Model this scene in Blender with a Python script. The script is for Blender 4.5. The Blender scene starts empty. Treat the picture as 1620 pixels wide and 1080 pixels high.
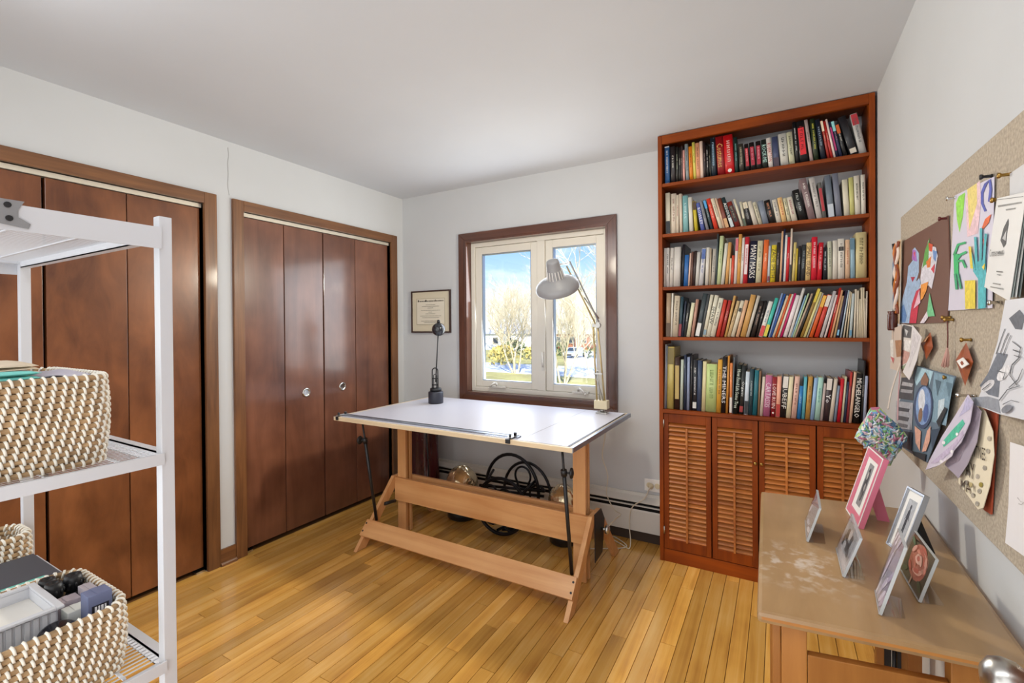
import bpy, bmesh, math, random
from mathutils import Vector, Matrix

D = bpy.data
SC = bpy.context.scene
COL = SC.collection
random.seed(7)

# ------------------------------------------------------------------ room numbers (metres; camera stands at x=0 y=0)
XL, YB, XR, YN, ZC = -2.772, 2.973, 0.404, -0.10, 2.44
CAM_H, F_PX, CY_PX, YAW, ROLL, PITCH = 1.3535, 735.23, 520.81, 0.5210, -0.0077, -0.0064


def lin(h):
    v = [int(h[i:i + 2], 16) / 255 for i in (0, 2, 4)]
    return tuple(c / 12.92 if c <= .04045 else ((c + .055) / 1.055) ** 2.4 for c in v) + (1.0,)


# ------------------------------------------------------------------ camera
cs, sn = math.cos(YAW), math.sin(YAW)
fw0, rt0, up0 = Vector((-sn, cs, 0)), Vector((cs, sn, 0)), Vector((0, 0, 1))
fw = fw0 * math.cos(PITCH) + up0 * math.sin(PITCH)
u2 = up0 * math.cos(PITCH) - fw0 * math.sin(PITCH)
rt = rt0 * math.cos(ROLL) + u2 * math.sin(ROLL)
up = u2 * math.cos(ROLL) - rt0 * math.sin(ROLL)
cam_d = D.cameras.new('camera')
cam_d.sensor_width = 36
cam_d.lens = 36 * F_PX / 1620
cam_d.shift_y = -(540 - CY_PX) / 1620
cam_d.clip_start = .01
cam_d.clip_end = 400
cam = D.objects.new('camera', cam_d)
M = Matrix.Identity(4)
for i in range(3):
    M[i][0], M[i][1], M[i][2], M[i][3] = rt[i], up[i], -fw[i], (0, 0, CAM_H)[i]
cam.matrix_world = M
COL.objects.link(cam)
SC.camera = cam

# ------------------------------------------------------------------ sky
W = D.worlds.new('sky')
SC.world = W
W.use_nodes = True
nt = W.node_tree
nt.nodes.clear()
N, L = nt.nodes.new, nt.links.new
wo = N('ShaderNodeOutputWorld'); bg = N('ShaderNodeBackground'); tc = N('ShaderNodeTexCoord'); sx = N('ShaderNodeSeparateXYZ')
rmp = N('ShaderNodeValToRGB'); nz = N('ShaderNodeTexNoise'); mp = N('ShaderNodeMapping'); r2 = N('ShaderNodeValToRGB'); mx = N('ShaderNodeMix')
L(tc.outputs['Generated'], sx.inputs[0]); L(sx.outputs['Z'], rmp.inputs[0])
e = rmp.color_ramp.elements
e[0].position = 0.0; e[0].color = (.86, .92, 1.0, 1)
e[1].position = .17; e[1].color = (.27, .50, .92, 1)
for p, c in ((.05, (.86, .95, 1.0, 1)), (.10, (.50, .71, .98, 1)), (.45, (.14, .33, .78, 1))):
    q = e.new(p); q.color = c
L(tc.outputs['Generated'], mp.inputs[0]); mp.inputs['Scale'].default_value = (3, 3, 9)
L(mp.outputs[0], nz.inputs[0]); nz.inputs['Scale'].default_value = 2.2; nz.inputs['Detail'].default_value = 6
r2.color_ramp.elements[0].position = .52; r2.color_ramp.elements[1].position = .85
L(nz.outputs[0], r2.inputs[0])
mx.data_type = 'RGBA'; mx.inputs[7].default_value = (.9, .94, 1, 1)
L(r2.outputs[0], mx.inputs[0]); L(rmp.outputs[0], mx.inputs[6]); L(mx.outputs[2], bg.inputs[0])
bg.inputs[1].default_value = 1.2
L(bg.outputs[0], wo.inputs[0])

# ------------------------------------------------------------------ lights
sd = D.lights.new('sun', 'SUN'); sd.energy = 9.0; sd.angle = .01; sd.color = (1, .94, .82)
sun = D.objects.new('sun', sd); COL.objects.link(sun)
sun.rotation_euler = Vector((-.45, .75, -.62)).to_track_quat('-Z', 'Y').to_euler()


def area(name, loc, aim, sx_, sy_, watts, col):
    d = D.lights.new(name, 'AREA'); d.shape = 'RECTANGLE'; d.size = sx_; d.size_y = sy_; d.energy = watts; d.color = col
    o = D.objects.new(name, d); o.location = loc
    o.rotation_euler = Vector(aim).to_track_quat('-Z', 'Y').to_euler(); COL.objects.link(o); return o


area('front_fill', (-1.1, -.06, 1.30), (.05, 1, .20), 2.8, 2.2, 31, (.96, .98, 1.0))  # added soft fill from the camera side, no real lamp there
area('high_fill', (-.90, .30, 2.38), (.03, .85, -.52), 2.3, .5, 20, (.96, .98, 1.0))  # added fill just under the ceiling, aimed at the table; no fixture
area('window_daylight', (-1.54, 3.03, 1.43), (0, -1, -.1), 1.1, 1.1, 15, (.90, .95, 1.0))
pd = D.lights.new('room_lamp', 'POINT'); pd.energy = 12; pd.shadow_soft_size = .07; pd.color = (1, .92, .76)
pd.use_nodes = True
pn = pd.node_tree
fo = pn.nodes.new('ShaderNodeLightFalloff'); fo.inputs['Strength'].default_value = 1.0; fo.inputs['Smooth'].default_value = 0
em = [n for n in pn.nodes if n.type == 'EMISSION'][0]
pn.links.new(fo.outputs['Constant'], em.inputs['Strength'])
po = D.objects.new('room_lamp', pd); po.location = (-1.07, 2.36, 1.82); COL.objects.link(po)

SC.view_settings.view_transform = 'Standard'
SC.view_settings.look = 'None'
SC.view_settings.exposure = 0.32
SC.view_settings.gamma = 1.0
SC.view_settings.use_curve_mapping = False


# ------------------------------------------------------------------ materials
def _new(name):
    m = D.materials.new(name); m.use_nodes = True
    n = m.node_tree
    return m, n, n.nodes['Principled BSDF'], n.nodes.new, n.links.new


def pbr(name, hx, rough=.5, metal=0, coat=0, var=0.0, scale=20, bump=0.0, spec=.5, stretch=(1, 1, 1)):
    m, n, b, N, L = _new(name)
    c = lin(hx)
    b.inputs['Base Color'].default_value = c; b.inputs['Roughness'].default_value = rough; b.inputs['Metallic'].default_value = metal
    b.inputs['Coat Weight'].default_value = coat; b.inputs['Specular IOR Level'].default_value = spec
    if var or bump:
        t = N('ShaderNodeTexCoord'); mp = N('ShaderNodeMapping'); z = N('ShaderNodeTexNoise')
        L(t.outputs['Object'], mp.inputs[0]); mp.inputs['Scale'].default_value = stretch
        L(mp.outputs[0], z.inputs[0]); z.inputs['Scale'].default_value = scale; z.inputs['Detail'].default_value = 5
        if var:
            r = N('ShaderNodeValToRGB'); L(z.outputs[0], r.inputs[0])
            r.color_ramp.elements[0].position = .3; r.color_ramp.elements[1].position = .7
            r.color_ramp.elements[0].color = tuple(x * (1 - var) for x in c[:3]) + (1,)
            r.color_ramp.elements[1].color = tuple(min(1, x * (1 + var)) for x in c[:3]) + (1,)
            L(r.outputs[0], b.inputs['Base Color'])
        if bump:
            k = N('ShaderNodeBump'); k.inputs['Strength'].default_value = bump; k.inputs['Distance'].default_value = .004
            L(z.outputs[0], k.inputs['Height']); L(k.outputs[0], b.inputs['Normal'])
    return m


def wood(name, dark, light, axis='z', rough=.35, coat=0.0, scale=9.0, long=.08, mottle=.35, bump=.05, rand=.0, mid=None, tone=.10, pos=(.28, .74)):
    """grain running along one axis, broad mottling, tone shift per object"""
    m, n, b, N, L = _new(name)
    t = N('ShaderNodeTexCoord'); oi = N('ShaderNodeObjectInfo'); ad = N('ShaderNodeVectorMath'); mu = N('ShaderNodeVectorMath')
    mu.operation = 'SCALE'; L(oi.outputs['Random'], mu.inputs['Scale']); mu.inputs[0].default_value = (37.1, 91.7, 53.3)
    sc = N('ShaderNodeVectorMath'); sc.operation = 'SCALE'; sc.inputs['Scale'].default_value = rand
    L(mu.outputs[0], sc.inputs[0])
    L(t.outputs['Object'], ad.inputs[0]); L(sc.outputs[0], ad.inputs[1])
    mp = N('ShaderNodeMapping'); L(ad.outputs[0], mp.inputs[0])
    s = [1, 1, 1]; s['xyz'.index(axis)] = long; mp.inputs['Scale'].default_value = s
    g = N('ShaderNodeTexNoise'); L(mp.outputs[0], g.inputs[0]); g.inputs['Scale'].default_value = scale; g.inputs['Detail'].default_value = 7; g.inputs['Roughness'].default_value = .62; g.inputs['Distortion'].default_value = .6
    g2 = N('ShaderNodeTexNoise'); L(ad.outputs[0], g2.inputs[0]); g2.inputs['Scale'].default_value = 3.2; g2.inputs['Detail'].default_value = 3
    mxf = N('ShaderNodeMix'); mxf.inputs[0].default_value = mottle; L(g.outputs[0], mxf.inputs[2]); L(g2.outputs[0], mxf.inputs[3])
    r = N('ShaderNodeValToRGB'); L(mxf.outputs[0], r.inputs[0])
    r.color_ramp.elements[0].position = pos[0]; r.color_ramp.elements[1].position = pos[1]
    r.color_ramp.elements[0].color = lin(dark); r.color_ramp.elements[1].color = lin(light)
    if mid:
        q = r.color_ramp.elements.new(.5); q.color = lin(mid)
    hs = N('ShaderNodeHueSaturation'); L(r.outputs[0], hs.inputs['Color'])
    if rand:
        mr = N('ShaderNodeMapRange'); L(oi.outputs['Random'], mr.inputs[0]); mr.inputs[3].default_value = 1 - tone * 2; mr.inputs[4].default_value = 1 + tone
        L(mr.outputs[0], hs.inputs['Value'])
    L(hs.outputs[0], b.inputs['Base Color'])
    b.inputs['Roughness'].default_value = rough; b.inputs['Coat Weight'].default_value = coat; b.inputs['Coat Roughness'].default_value = .12
    if bump:
        k = N('ShaderNodeBump'); k.inputs['Strength'].default_value = bump; k.inputs['Distance'].default_value = .003
        L(g.outputs[0], k.inputs['Height']); L(k.outputs[0], b.inputs['Normal'])
    return m


def objcol(name, rough=.5, var=.0, coat=0.0, attr=False):
    """colour taken from the object's own colour, or from the mesh's printed colours"""
    m, n, b, N, L = _new(name)
    if attr:
        a = N('ShaderNodeAttribute'); a.attribute_name = 'print'
        t = N('ShaderNodeTexCoord'); z = N('ShaderNodeTexNoise'); L(t.outputs['Object'], z.inputs[0]); z.inputs['Scale'].default_value = 55; z.inputs['Detail'].default_value = 4; z.inputs['Distortion'].default_value = 1.5
        h = N('ShaderNodeHueSaturation'); mr = N('ShaderNodeMapRange'); L(z.outputs[0], mr.inputs[0]); mr.inputs[1].default_value = .3; mr.inputs[2].default_value = .7; mr.inputs[3].default_value = .78; mr.inputs[4].default_value = 1.18
        L(mr.outputs[0], h.inputs['Value']); L(a.outputs['Color'], h.inputs['Color']); L(h.outputs[0], b.inputs['Base Color'])
    else:
        a = N('ShaderNodeObjectInfo')
        t = N('ShaderNodeTexCoord'); z = N('ShaderNodeTexNoise'); L(t.outputs['Object'], z.inputs[0]); z.inputs['Scale'].default_value = 30
        h = N('ShaderNodeHueSaturation'); mr = N('ShaderNodeMapRange'); L(z.outputs[0], mr.inputs[0]); mr.inputs[3].default_value = 1 - var; mr.inputs[4].default_value = 1 + var
        L(mr.outputs[0], h.inputs['Value']); L(a.outputs['Color'], h.inputs['Color']); L(h.outputs[0], b.inputs['Base Color'])
    b.inputs['Roughness'].default_value = rough; b.inputs['Coat Weight'].default_value = coat
    return m


def glass(name, tint=(1, 1, 1), refl=.08, rough=.0):
    m = D.materials.new(name); m.use_nodes = True
    n = m.node_tree; n.nodes.clear(); N, L = n.nodes.new, n.links.new
    o = N('ShaderNodeOutputMaterial'); t = N('ShaderNodeBsdfTransparent'); g = N('ShaderNodeBsdfGlossy'); mxs = N('ShaderNodeMixShader'); f = N('ShaderNodeFresnel')
    t.inputs[0].default_value = tint + (1,); g.inputs['Roughness'].default_value = rough
    n.nodes.remove(f); f = N('ShaderNodeLayerWeight'); f.inputs[0].default_value = .5
    pw = N('ShaderNodeMath'); pw.operation = 'POWER'; pw.inputs[1].default_value = 5; L(f.outputs['Facing'], pw.inputs[0])
    mm = N('ShaderNodeMapRange'); mm.inputs[3].default_value = refl; mm.inputs[4].default_value = 1; L(pw.outputs[0], mm.inputs[0])
    L(mm.outputs[0], mxs.inputs[0]); L(t.outputs[0], mxs.inputs[1]); L(g.outputs[0], mxs.inputs[2]); L(mxs.outputs[0], o.inputs[0])
    return m


m_wall = pbr('wall_paint', 'c1c3c5', .8, var=.02, scale=3, bump=.02)
m_ceil = pbr('ceiling_paint', 'c3c6cb', .85, var=.02, scale=2)
m_floor = wood('oak_plank', 'a0642a', 'f0c47a', 'y', .27, .9, 26, .035, .40, .03, 1.0, tone=.15, pos=(.24, .74), mid='dca650')
m_subfloor = pbr('floor_gap', '7a5226', .8)
m_door = wood('closet_veneer', '4a230d', '8c5530', 'z', .34, .3, 10, .34, .55, .03, 1.0, tone=.05, pos=(.32, .68))
m_door2 = wood('closet_veneer_red', '4a281b', '84553f', 'z', .30, .55, 9, .14, .55, .08, 1.0, tone=.06, pos=(.32, .68))
m_casing = wood('walnut_casing', '4e2f1a', '8a5c36', 'z', .42, .1, 40, .05, .3, .1, 1.0, tone=.05)
m_casing_y = wood('walnut_casing_flat', '4e2f1a', '8a5c36', 'y', .42, .1, 40, .05, .3, .1, 1.0, tone=.05)
m_wincase = wood('window_casing_wood', '3c2119', '6b4130', 'z', .30, .4, 30, .06, .3, .05, 1.0, tone=.05)
m_wincase_x = wood('window_casing_wood_flat', '3c2119', '6b4130', 'x', .30, .4, 30, .06, .3, .05, 1.0, tone=.05)
m_shelfwood = wood('cherry_shelf_wood', '581e05', 'a85010', 'x', .45, .0, 14, .08, .4, .04, 1.0, tone=.05)
m_shelfwood_z = wood('cherry_shelf_wood_upright', '581e05', 'a85010', 'z', .45, .0, 14, .08, .4, .04, 1.0, tone=.05)
for _w in (m_shelfwood, m_shelfwood_z): _w.node_tree.nodes['Principled BSDF'].inputs['Specular IOR Level'].default_value = .2
m_slat = wood('cherry_slat_wood', '8e4010', 'd2863a', 'x', .40, .1, 20, .08, .3, .03, 1.0, tone=.14)
m_tablewood = wood('table_beech', 'bd7f48', 'e6b47c', 'x', .42, .1, 16, .06, .35, .03, 1.0, tone=.03)
m_tablewood_z = wood('table_beech_upright', 'bd7f48', 'e6b47c', 'z', .42, .1, 16, .06, .35, .03, 1.0, tone=.03)
m_tableedge = pbr('maple_edge', 'dcc7a4', .5, var=.06, scale=30, stretch=(.1, 1, 1))
m_desktop = wood('desk_top_maple', '91714b', 'b8966c', 'y', .30, .2, 10, .12, .5, .02, 0, pos=(.3, .7))
m_deskwood = wood('desk_leg_maple', '8e5522', 'bd823f', 'z', .4, .1, 14, .08, .4, .03, 1.0, tone=.05)
m_deskedge = wood('desk_edge_maple', '9e5f26', 'cf9450', 'x', .38, .2, 12, .08, .4, .03, 0)
m_white = pbr('white_metal', 'c9cbd0', .38)
m_vinyl = pbr('window_vinyl', 'd9d4c8', .42)
m_laminate = pbr('table_laminate', 'c9c9d3', .34, coat=.0, spec=.4)
m_black = pbr('black_plastic', '17181b', .45)
m_iron = pbr('black_iron', '1d1c20', .35, metal=.6, var=.2, scale=30)
m_steel = pbr('brushed_steel', 'b9b7b2', .28, metal=1)
m_chrome = pbr('chrome', 'd0cfca', .10, metal=1)
m_alu = pbr('aluminium_edge', '9aa2b0', .35, metal=.7)
m_brass = pbr('brass', 'a8874a', .35, metal=1)
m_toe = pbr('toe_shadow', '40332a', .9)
m_dark = pbr('recess_shade', '120d0a', .9)  # near-black colour standing in for shade inside hollows
m_shade = pbr('grey_enamel', '9a9a9c', .35, var=.03, scale=10)
m_cream = pbr('cream_enamel', 'd6c9a8', .4)
m_goldrod = pbr('champagne_metal', 'c9b483', .3, metal=.7)
m_paper = pbr('white_paper', 'e8e6e2', .8)
m_page = pbr('book_pages', 'cfc2a2', .85, var=.08, scale=60, stretch=(1, 30, 1))
m_cover = objcol('book_cover', .42, .06, .15)
m_ink = objcol('printed_ink', .5)
m_plain = objcol('painted_colour', .5, .03)
m_print = objcol('printed_picture', .55, attr=True)
m_cord = pbr('cream_cord', 'd2c8b4', .5)
m_glass = glass('window_glass', (.98, .99, 1.0), .05)
m_acrylic = glass('clear_acrylic', (.97, .97, .98), .07, .02)
m_cork = pbr('cork_board', 'ab9f8e', .95, var=.22, scale=140, bump=.3)
m_foil = pbr('crumpled_foil', 'd8c6a4', .16, metal=.85, var=.35, bump=.6, scale=18)
m_burg = pbr('burgundy_leather', '42141a', .22, coat=.5, var=.5, scale=8, stretch=(1, 1, .4))
m_coil = pbr('seagrass_coil', 'a88b66', .8, var=.35, scale=120, bump=.5, stretch=(.2, .2, 1))
m_stitch = pbr('white_raffia_stitch', 'e6e2d6', .7)
m_pink = pbr('pink_lacquer', 'd9778f', .35)
m_silver = pbr('silver_frame', 'b9bcc2', .3, metal=.8)
m_heater = pbr('heater_enamel', 'd3d1cb', .5)
m_handle = pbr('handle_enamel', 'cfcbc2', .35)


# ------------------------------------------------------------------ object helpers
ORG = {}


class MB:
    def __init__(s):
        s.v, s.f, s.m, s.s, s.c = [], [], [], [], []

    def face(s, idx, m=0, sm=False, c=None):
        s.f.append(tuple(idx)); s.m.append(m); s.s.append(sm); s.c.append(c)

    def poly(s, pts, m=0, c=None):
        b = len(s.v); s.v += [Vector(p) for p in pts]; s.face(range(b, b + len(pts)), m, False, c); return s

    def box(s, x0, y0, z0, x1, y1, z1, m=0, T=None, c=None):
        b = len(s.v)
        P = [Vector((x, y, z)) for z in (z0, z1) for y in (y0, y1) for x in (x0, x1)]
        s.v += [T @ p for p in P] if T else P
        for q in ((0, 2, 3, 1), (4, 5, 7, 6), (0, 1, 5, 4), (2, 6, 7, 3), (0, 4, 6, 2), (1, 3, 7, 5)):
            s.face([b + i for i in q], m, False, c)
        return s

    def prism(s, pts, off, m=0, c=None):
        off = Vector(off); P = [Vector(p) for p in pts]; n = len(P)
        nr = sum(((P[i] - P[0]).cross(P[(i + 1) % n] - P[0]) for i in range(1, n - 1)), Vector())
        if nr.dot(off) < 0: P.reverse()
        b = len(s.v); s.v += P + [p + off for p in P]
        s.face([b + i for i in reversed(range(n))], m, False, c); s.face([b + n + i for i in range(n)], m, False, c)
        for i in range(n):
            j = (i + 1) % n; s.face((b + i, b + j, b + n + j, b + n + i), m, False, c)
        return s

    def tube(s, pts, r, n=8, m=0, closed=False, caps=True, c=None):
        P = [Vector(p) for p in pts]; k = len(P)
        R = r if isinstance(r, (list, tuple)) else [r] * k
        b = len(s.v); nrm = None
        for i in range(k):
            if closed: t = P[(i + 1) % k] - P[i - 1]
            else: t = P[min(i + 1, k - 1)] - P[max(i - 1, 0)]
            t.normalize()
            if nrm is None: nrm = t.orthogonal().normalized()
            else:
                nrm = nrm - t * nrm.dot(t)
                nrm = nrm.normalized() if nrm.length > 1e-6 else t.orthogonal().normalized()
            bi = t.cross(nrm)
            for a in range(n):
                th = 2 * math.pi * a / n
                s.v.append(P[i] + (nrm * math.cos(th) + bi * math.sin(th)) * R[i])
        for i in range(k if closed else k - 1):
            for a in range(n):
                i2 = (i + 1) % k
                s.face((b + i * n + a, b + i * n + (a + 1) % n, b + i2 * n + (a + 1) % n, b + i2 * n + a), m, True, c)
        if caps and not closed:
            s.face([b + a for a in reversed(range(n))], m, False, c); s.face([b + (k - 1) * n + a for a in range(n)], m, False, c)
        return s

    def cyl(s, p0, p1, r0, r1=None, n=16, m=0, c=None):
        return s.tube([p0, p1], [r0, r0 if r1 is None else r1], n, m, c=c)

    def lathe(s, prof, T=None, n=28, m=0, c=None):
        """prof: (r, z) pairs about local z, placed by matrix T"""
        T = T or Matrix.Identity(4); b = len(s.v); k = len(prof)
        for r, z in prof:
            for a in range(n):
                th = 2 * math.pi * a / n; s.v.append(T @ Vector((r * math.cos(th), r * math.sin(th), z)))
        for i in range(k - 1):
            for a in range(n):
                q = (b + i * n + a, b + i * n + (a + 1) % n, b + (i + 1) * n + (a + 1) % n, b + (i + 1) * n + a)
                s.face(q, m, True, c)
        if prof[0][0] > 1e-5: s.face([b + a for a in reversed(range(n))], m, False, c)
        if prof[-1][0] > 1e-5: s.face([b + (k - 1) * n + a for a in range(n)], m, False, c)
        return s

    def ball(s, ctr, r, n=14, m=0, sq=(1, 1, 1), c=None):
        T = Matrix.Translation(ctr) @ Matrix.Diagonal((sq[0], sq[1], sq[2], 1))
        pr = [(r * math.sin(math.pi * i / n) + 1e-6, -r * math.cos(math.pi * i / n)) for i in range(n + 1)]
        return s.lathe(pr, T, n * 2, m, c)

    def build(s, name, mats, parent=None, local=False, bevel=0.0, color=None):
        me = D.meshes.new(name)
        o0 = Vector() if (parent is None or local) else ORG.get(parent.name, Vector())
        me.from_pydata([v - o0 for v in s.v], [], s.f)
        if not isinstance(mats, (list, tuple)): mats = [mats]
        for m in mats: me.materials.append(m)
        me.polygons.foreach_set('material_index', s.m); me.polygons.foreach_set('use_smooth', s.s)
        if any(c is not None for c in s.c):
            at = me.attributes.new('print', 'FLOAT_COLOR', 'FACE')
            for i, c in enumerate(s.c): at.data[i].color = lin(c) if c else (.9, .9, .9, 1)
        me.update()
        if bevel:
            bm = bmesh.new(); bm.from_mesh(me)
            bmesh.ops.bevel(bm, geom=[e for e in bm.edges if e.is_manifold and e.calc_face_angle(0) > .5], offset=bevel, segments=2, affect='EDGES', profile=.6)
            bm.to_mesh(me); bm.free()
        o = D.objects.new(name, me); COL.objects.link(o)
        if color: o.color = lin(color) if isinstance(color, str) else color
        if parent is not None:
            o.parent = parent; ORG[o.name] = Vector() if local else o0
        else: ORG[o.name] = Vector()
        return o


def tag(o, label=None, cat=None, group=None, kind=None):
    if label: o['label'] = label
    if cat: o['category'] = cat
    if group: o['group'] = group
    if kind: o['kind'] = kind
    return o


def thing(name, label, cat, loc=(0, 0, 0), group=None, rot=None):
    o = D.objects.new(name, None); o.empty_display_size = .05; COL.objects.link(o); o.location = loc
    if rot: o.rotation_euler = rot
    ORG[o.name] = Vector(loc)
    return tag(o, label, cat, group)


def struct(name, mb, m, parent=None, bevel=0):
    o = mb.build(name, m, parent, bevel=bevel)
    if parent is None: o['kind'] = 'structure'
    return o


def arc(c, u, v, r, a0, a1, n):
    c, u, v = Vector(c), Vector(u), Vector(v)
    return [c + (u * math.cos(a0 + (a1 - a0) * i / n) + v * math.sin(a0 + (a1 - a0) * i / n)) * r for i in range(n + 1)]


def smooth_path(P, k=6):
    P = [Vector(p) for p in P]; out = []
    for i in range(len(P) - 1):
        a, b, c, d = P[max(i - 1, 0)], P[i], P[i + 1], P[min(i + 2, len(P) - 1)]
        for j in range(k):
            t = j / k
            out.append(.5 * ((2 * b) + (c - a) * t + (2 * a - 5 * b + 4 * c - d) * t * t + (3 * b - a - 3 * c + d) * t ** 3))
    return out + [P[-1]]
# ================================================================== ROOM SHELL
T = .10
w = MB()
w.box(XL - T, YN - T, 0, XL, .11, ZC).box(XL - T, 1.390, 0, XL, 1.609, ZC).box(XL - T, 2.823, 0, XL, YB + T, ZC)
w.box(XL - T, .11, 2.05, XL, 1.390, ZC).box(XL - T, 1.609, 2.05, XL, 2.823, ZC)
w.box(XL - .22, YN - T, 0, XL - .12, YB + T, ZC)  # unseen slab added behind the closets to keep the sun out
wl = struct('wall_left', w, m_wall)
cr = MB()
cp = smooth_path([(XL + .0004, 1.529, 2.405), (XL + .0004, 1.533, 2.36), (XL + .0004, 1.527, 2.31), (XL + .0004, 1.530, 2.25), (XL + .0004, 1.526, 2.19), (XL + .0004, 1.534, 2.13)], 5)
cr.tube(cp, .0011, 4)
cr.build('crack', pbr('crack_line', '8c8a86', .9), wl)
w = MB()
WX0, WX1, WZ0, WZ1 = -2.112, -.973, .840, 2.018
w.box(XL - T, YB, 0, WX0, YB + .14, ZC).box(WX1, YB, 0, XR + T, YB + .14, ZC).box(WX0, YB, 0, WX1, YB + .14, WZ0).box(WX0, YB, WZ1, WX1, YB + .14, ZC)
wbk = struct('wall_back', w, m_wall)
struct('wall_right', MB().box(XR, YN - 1.4, 0, XR + T, YB + .14, ZC), m_wall)
w = MB()
w.box(XL - T, YN - T, 0, -.62, YN, ZC).box(.33, YN - T, 0, XR, YN, ZC).box(-.62, YN - T, 2.05, .33, YN, ZC)
w.box(-.74, YN - 1.4, 0, -.62, YN - T, ZC).box(-.74, YN - 1.5, 0, XR + T, YN - 1.4, ZC)
struct('wall_front', w, m_wall)
struct('ceiling', MB().box(XL - .25, YN - 1.6, ZC, XR + .25, YB + .3, ZC + .2), m_ceil)
# floor boards: one mesh each, tight joints, laid towards the window
fl = struct('floor', MB().box(XL - .25, YN - 1.6, -.20, XR + .25, YB + .14, -.006), m_subfloor)
random.seed(11)
pw = .0652
x = XL - .02; i = 0
while x < XR:
    y = YN - .02 - random.random() * .8
    while y < YB:
        ln = random.choice((.45, .62, .8, 1.0, 1.2, 1.45, 1.7)) + random.random() * .15
        y1 = min(y + ln, YB + .01)
        if YB - y1 < .22: y1 = YB + .01
        if y1 > YN - .02:
            ya = max(y, YN - .02); g = .0006; d = random.uniform(0, .0004)
            b = MB(); x0, x1, z1 = x + g, min(x + pw, XR) - g, -d
            c = .0008
            b.v += [Vector(p) for p in ((x0, ya + g, -.006), (x1, ya + g, -.006), (x1, y1 - g, -.006), (x0, y1 - g, -.006),
                    (x0 + c, ya + g + c, z1), (x1 - c, ya + g + c, z1), (x1 - c, y1 - g - c, z1), (x0 + c, y1 - g - c, z1))]
            for q in ((4, 5, 6, 7), (0, 1, 5, 4), (1, 2, 6, 5), (2, 3, 7, 6), (3, 0, 4, 7)): b.face(q)
            b.build('plank', m_floor, fl)
        y = y1
    x += pw; i += 1
struct('floor_hall', MB().box(-.62, YN - 1.4, -.006, XR, YN - .02, 0), m_floor)

# closets: casings, bifold panels, track, cups
def closet(n, y0, y1, panels, cups, gapR):
    XF = XL + .018
    t = MB(); t.box(XL - .09, y0 - .063, 0, XF, y0, 2.112).box(XL - .09, y1, 0, XF, y1 + .066, 2.112)
    h = MB(); h.box(XL - .09, y0, 2.05, XF, y1, 2.112)
    tr = D.objects.new('trim_%d' % n, None); COL.objects.link(tr); tr.location = (XL, y0, 0); tr['kind'] = 'structure'; ORG[tr.name] = Vector((XL, y0, 0))
    t2 = MB(); t2.box(XL - .09, y1, 0, XF, y1 + .066, 2.112)
    t1 = MB(); t1.box(XL - .09, y0 - .063, 0, XF, y0, 2.112)
    t1.build('jamb', m_casing, tr, bevel=.003); t2.build('jamb', m_casing, tr, bevel=.003); h.build('header', m_casing_y, tr, bevel=.003)
    dr = D.objects.new('door_%d' % n, None); COL.objects.link(dr); dr.location = (XL, y0, 0); dr['kind'] = 'structure'; ORG[dr.name] = Vector((XL, y0, 0))
    for (a, b) in panels:
        MB().box(XL - .050, a + .0015, .026, XL - .018, b - .0015, 2.022).build('door_panel', m_door if n == 1 else m_door2, dr, bevel=.002)
    for (yc, zc) in cups:
        T_ = Matrix.Translation((XL - .018, yc, zc)) @ Matrix.Rotation(math.pi / 2, 4, 'Y')
        k = MB().lathe([(.030, 0), (.031, .004), (.028, .008), (.022, .009), (.019, .004)], T_).build('knob', m_chrome, dr)
        MB().lathe([(.019, .002), (.012, .0035), (.0001, .004)], T_).build('knob_cup', m_paper, k)
    MB().box(XL - .056, y0 + .002, 2.026, XL - .012, y1 - .002, 2.048).build('track', pbr('track_metal', 'cfc8b8', .4, .3), dr)
    MB().box(XL - .050, y1 - .05, .0, XL - .010, y1 - .004, .010).build('floor_bracket', m_steel, dr)
    MB().box(XL - .050, y0 + .004, .0, XL - .010, y0 + .05, .010).build('floor_bracket', m_steel, dr)
    MB().box(XL - .098, y0, 0, XL - .09, y1, 2.05).build('closet_shade', m_dark, dr)  # near-black sheet paints the shade seen through the door gaps


closet(1, .11, 1.390, [(.125, .436), (.438, .744), (.752, 1.048), (1.049, 1.382)], [(.60, .92), (.90, .92)], .02)
closet(2, 1.609, 2.823, [(1.613, 1.886), (1.888, 2.184), (2.190, 2.472), (2.474, 2.812)], [(2.041, .916), (2.343, .922)], .02)


def baseboard(name, y0, y1):
    b = D.objects.new(name, None); COL.objects.link(b); b.location = (XL, y0, 0); b['kind'] = 'structure'; ORG[b.name] = Vector((XL, y0, 0))
    MB().box(XL, y0, 0, XL + .014, y1, .092).build('board', m_casing_y, b, bevel=.002)
    MB().prism([(XL + .014, y0, 0), (XL + .028, y0, 0), (XL + .026, y0, .010), (XL + .020, y0, .017), (XL + .014, y0, .019)], (0, y1 - y0, 0)).build('shoe_moulding', m_casing_y, b)


baseboard('baseboard_left', 1.457, 1.545)
baseboard('baseboard_corner', 2.890, YB - .071)
bbr = D.objects.new('baseboard_right', None); COL.objects.link(bbr); bbr['kind'] = 'structure'; ORG[bbr.name] = Vector()
MB().box(XR - .014, .95, 0, XR, 2.73, .10).build('board', pbr('baseboard_white', 'd8d6d2', .5), bbr, bevel=.002)
MB().box(XR - .024, .95, 0, XR - .014, 2.73, .018).build('shoe_moulding', pbr('baseboard_white_shoe', 'd8d6d2', .5), bbr)

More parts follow.
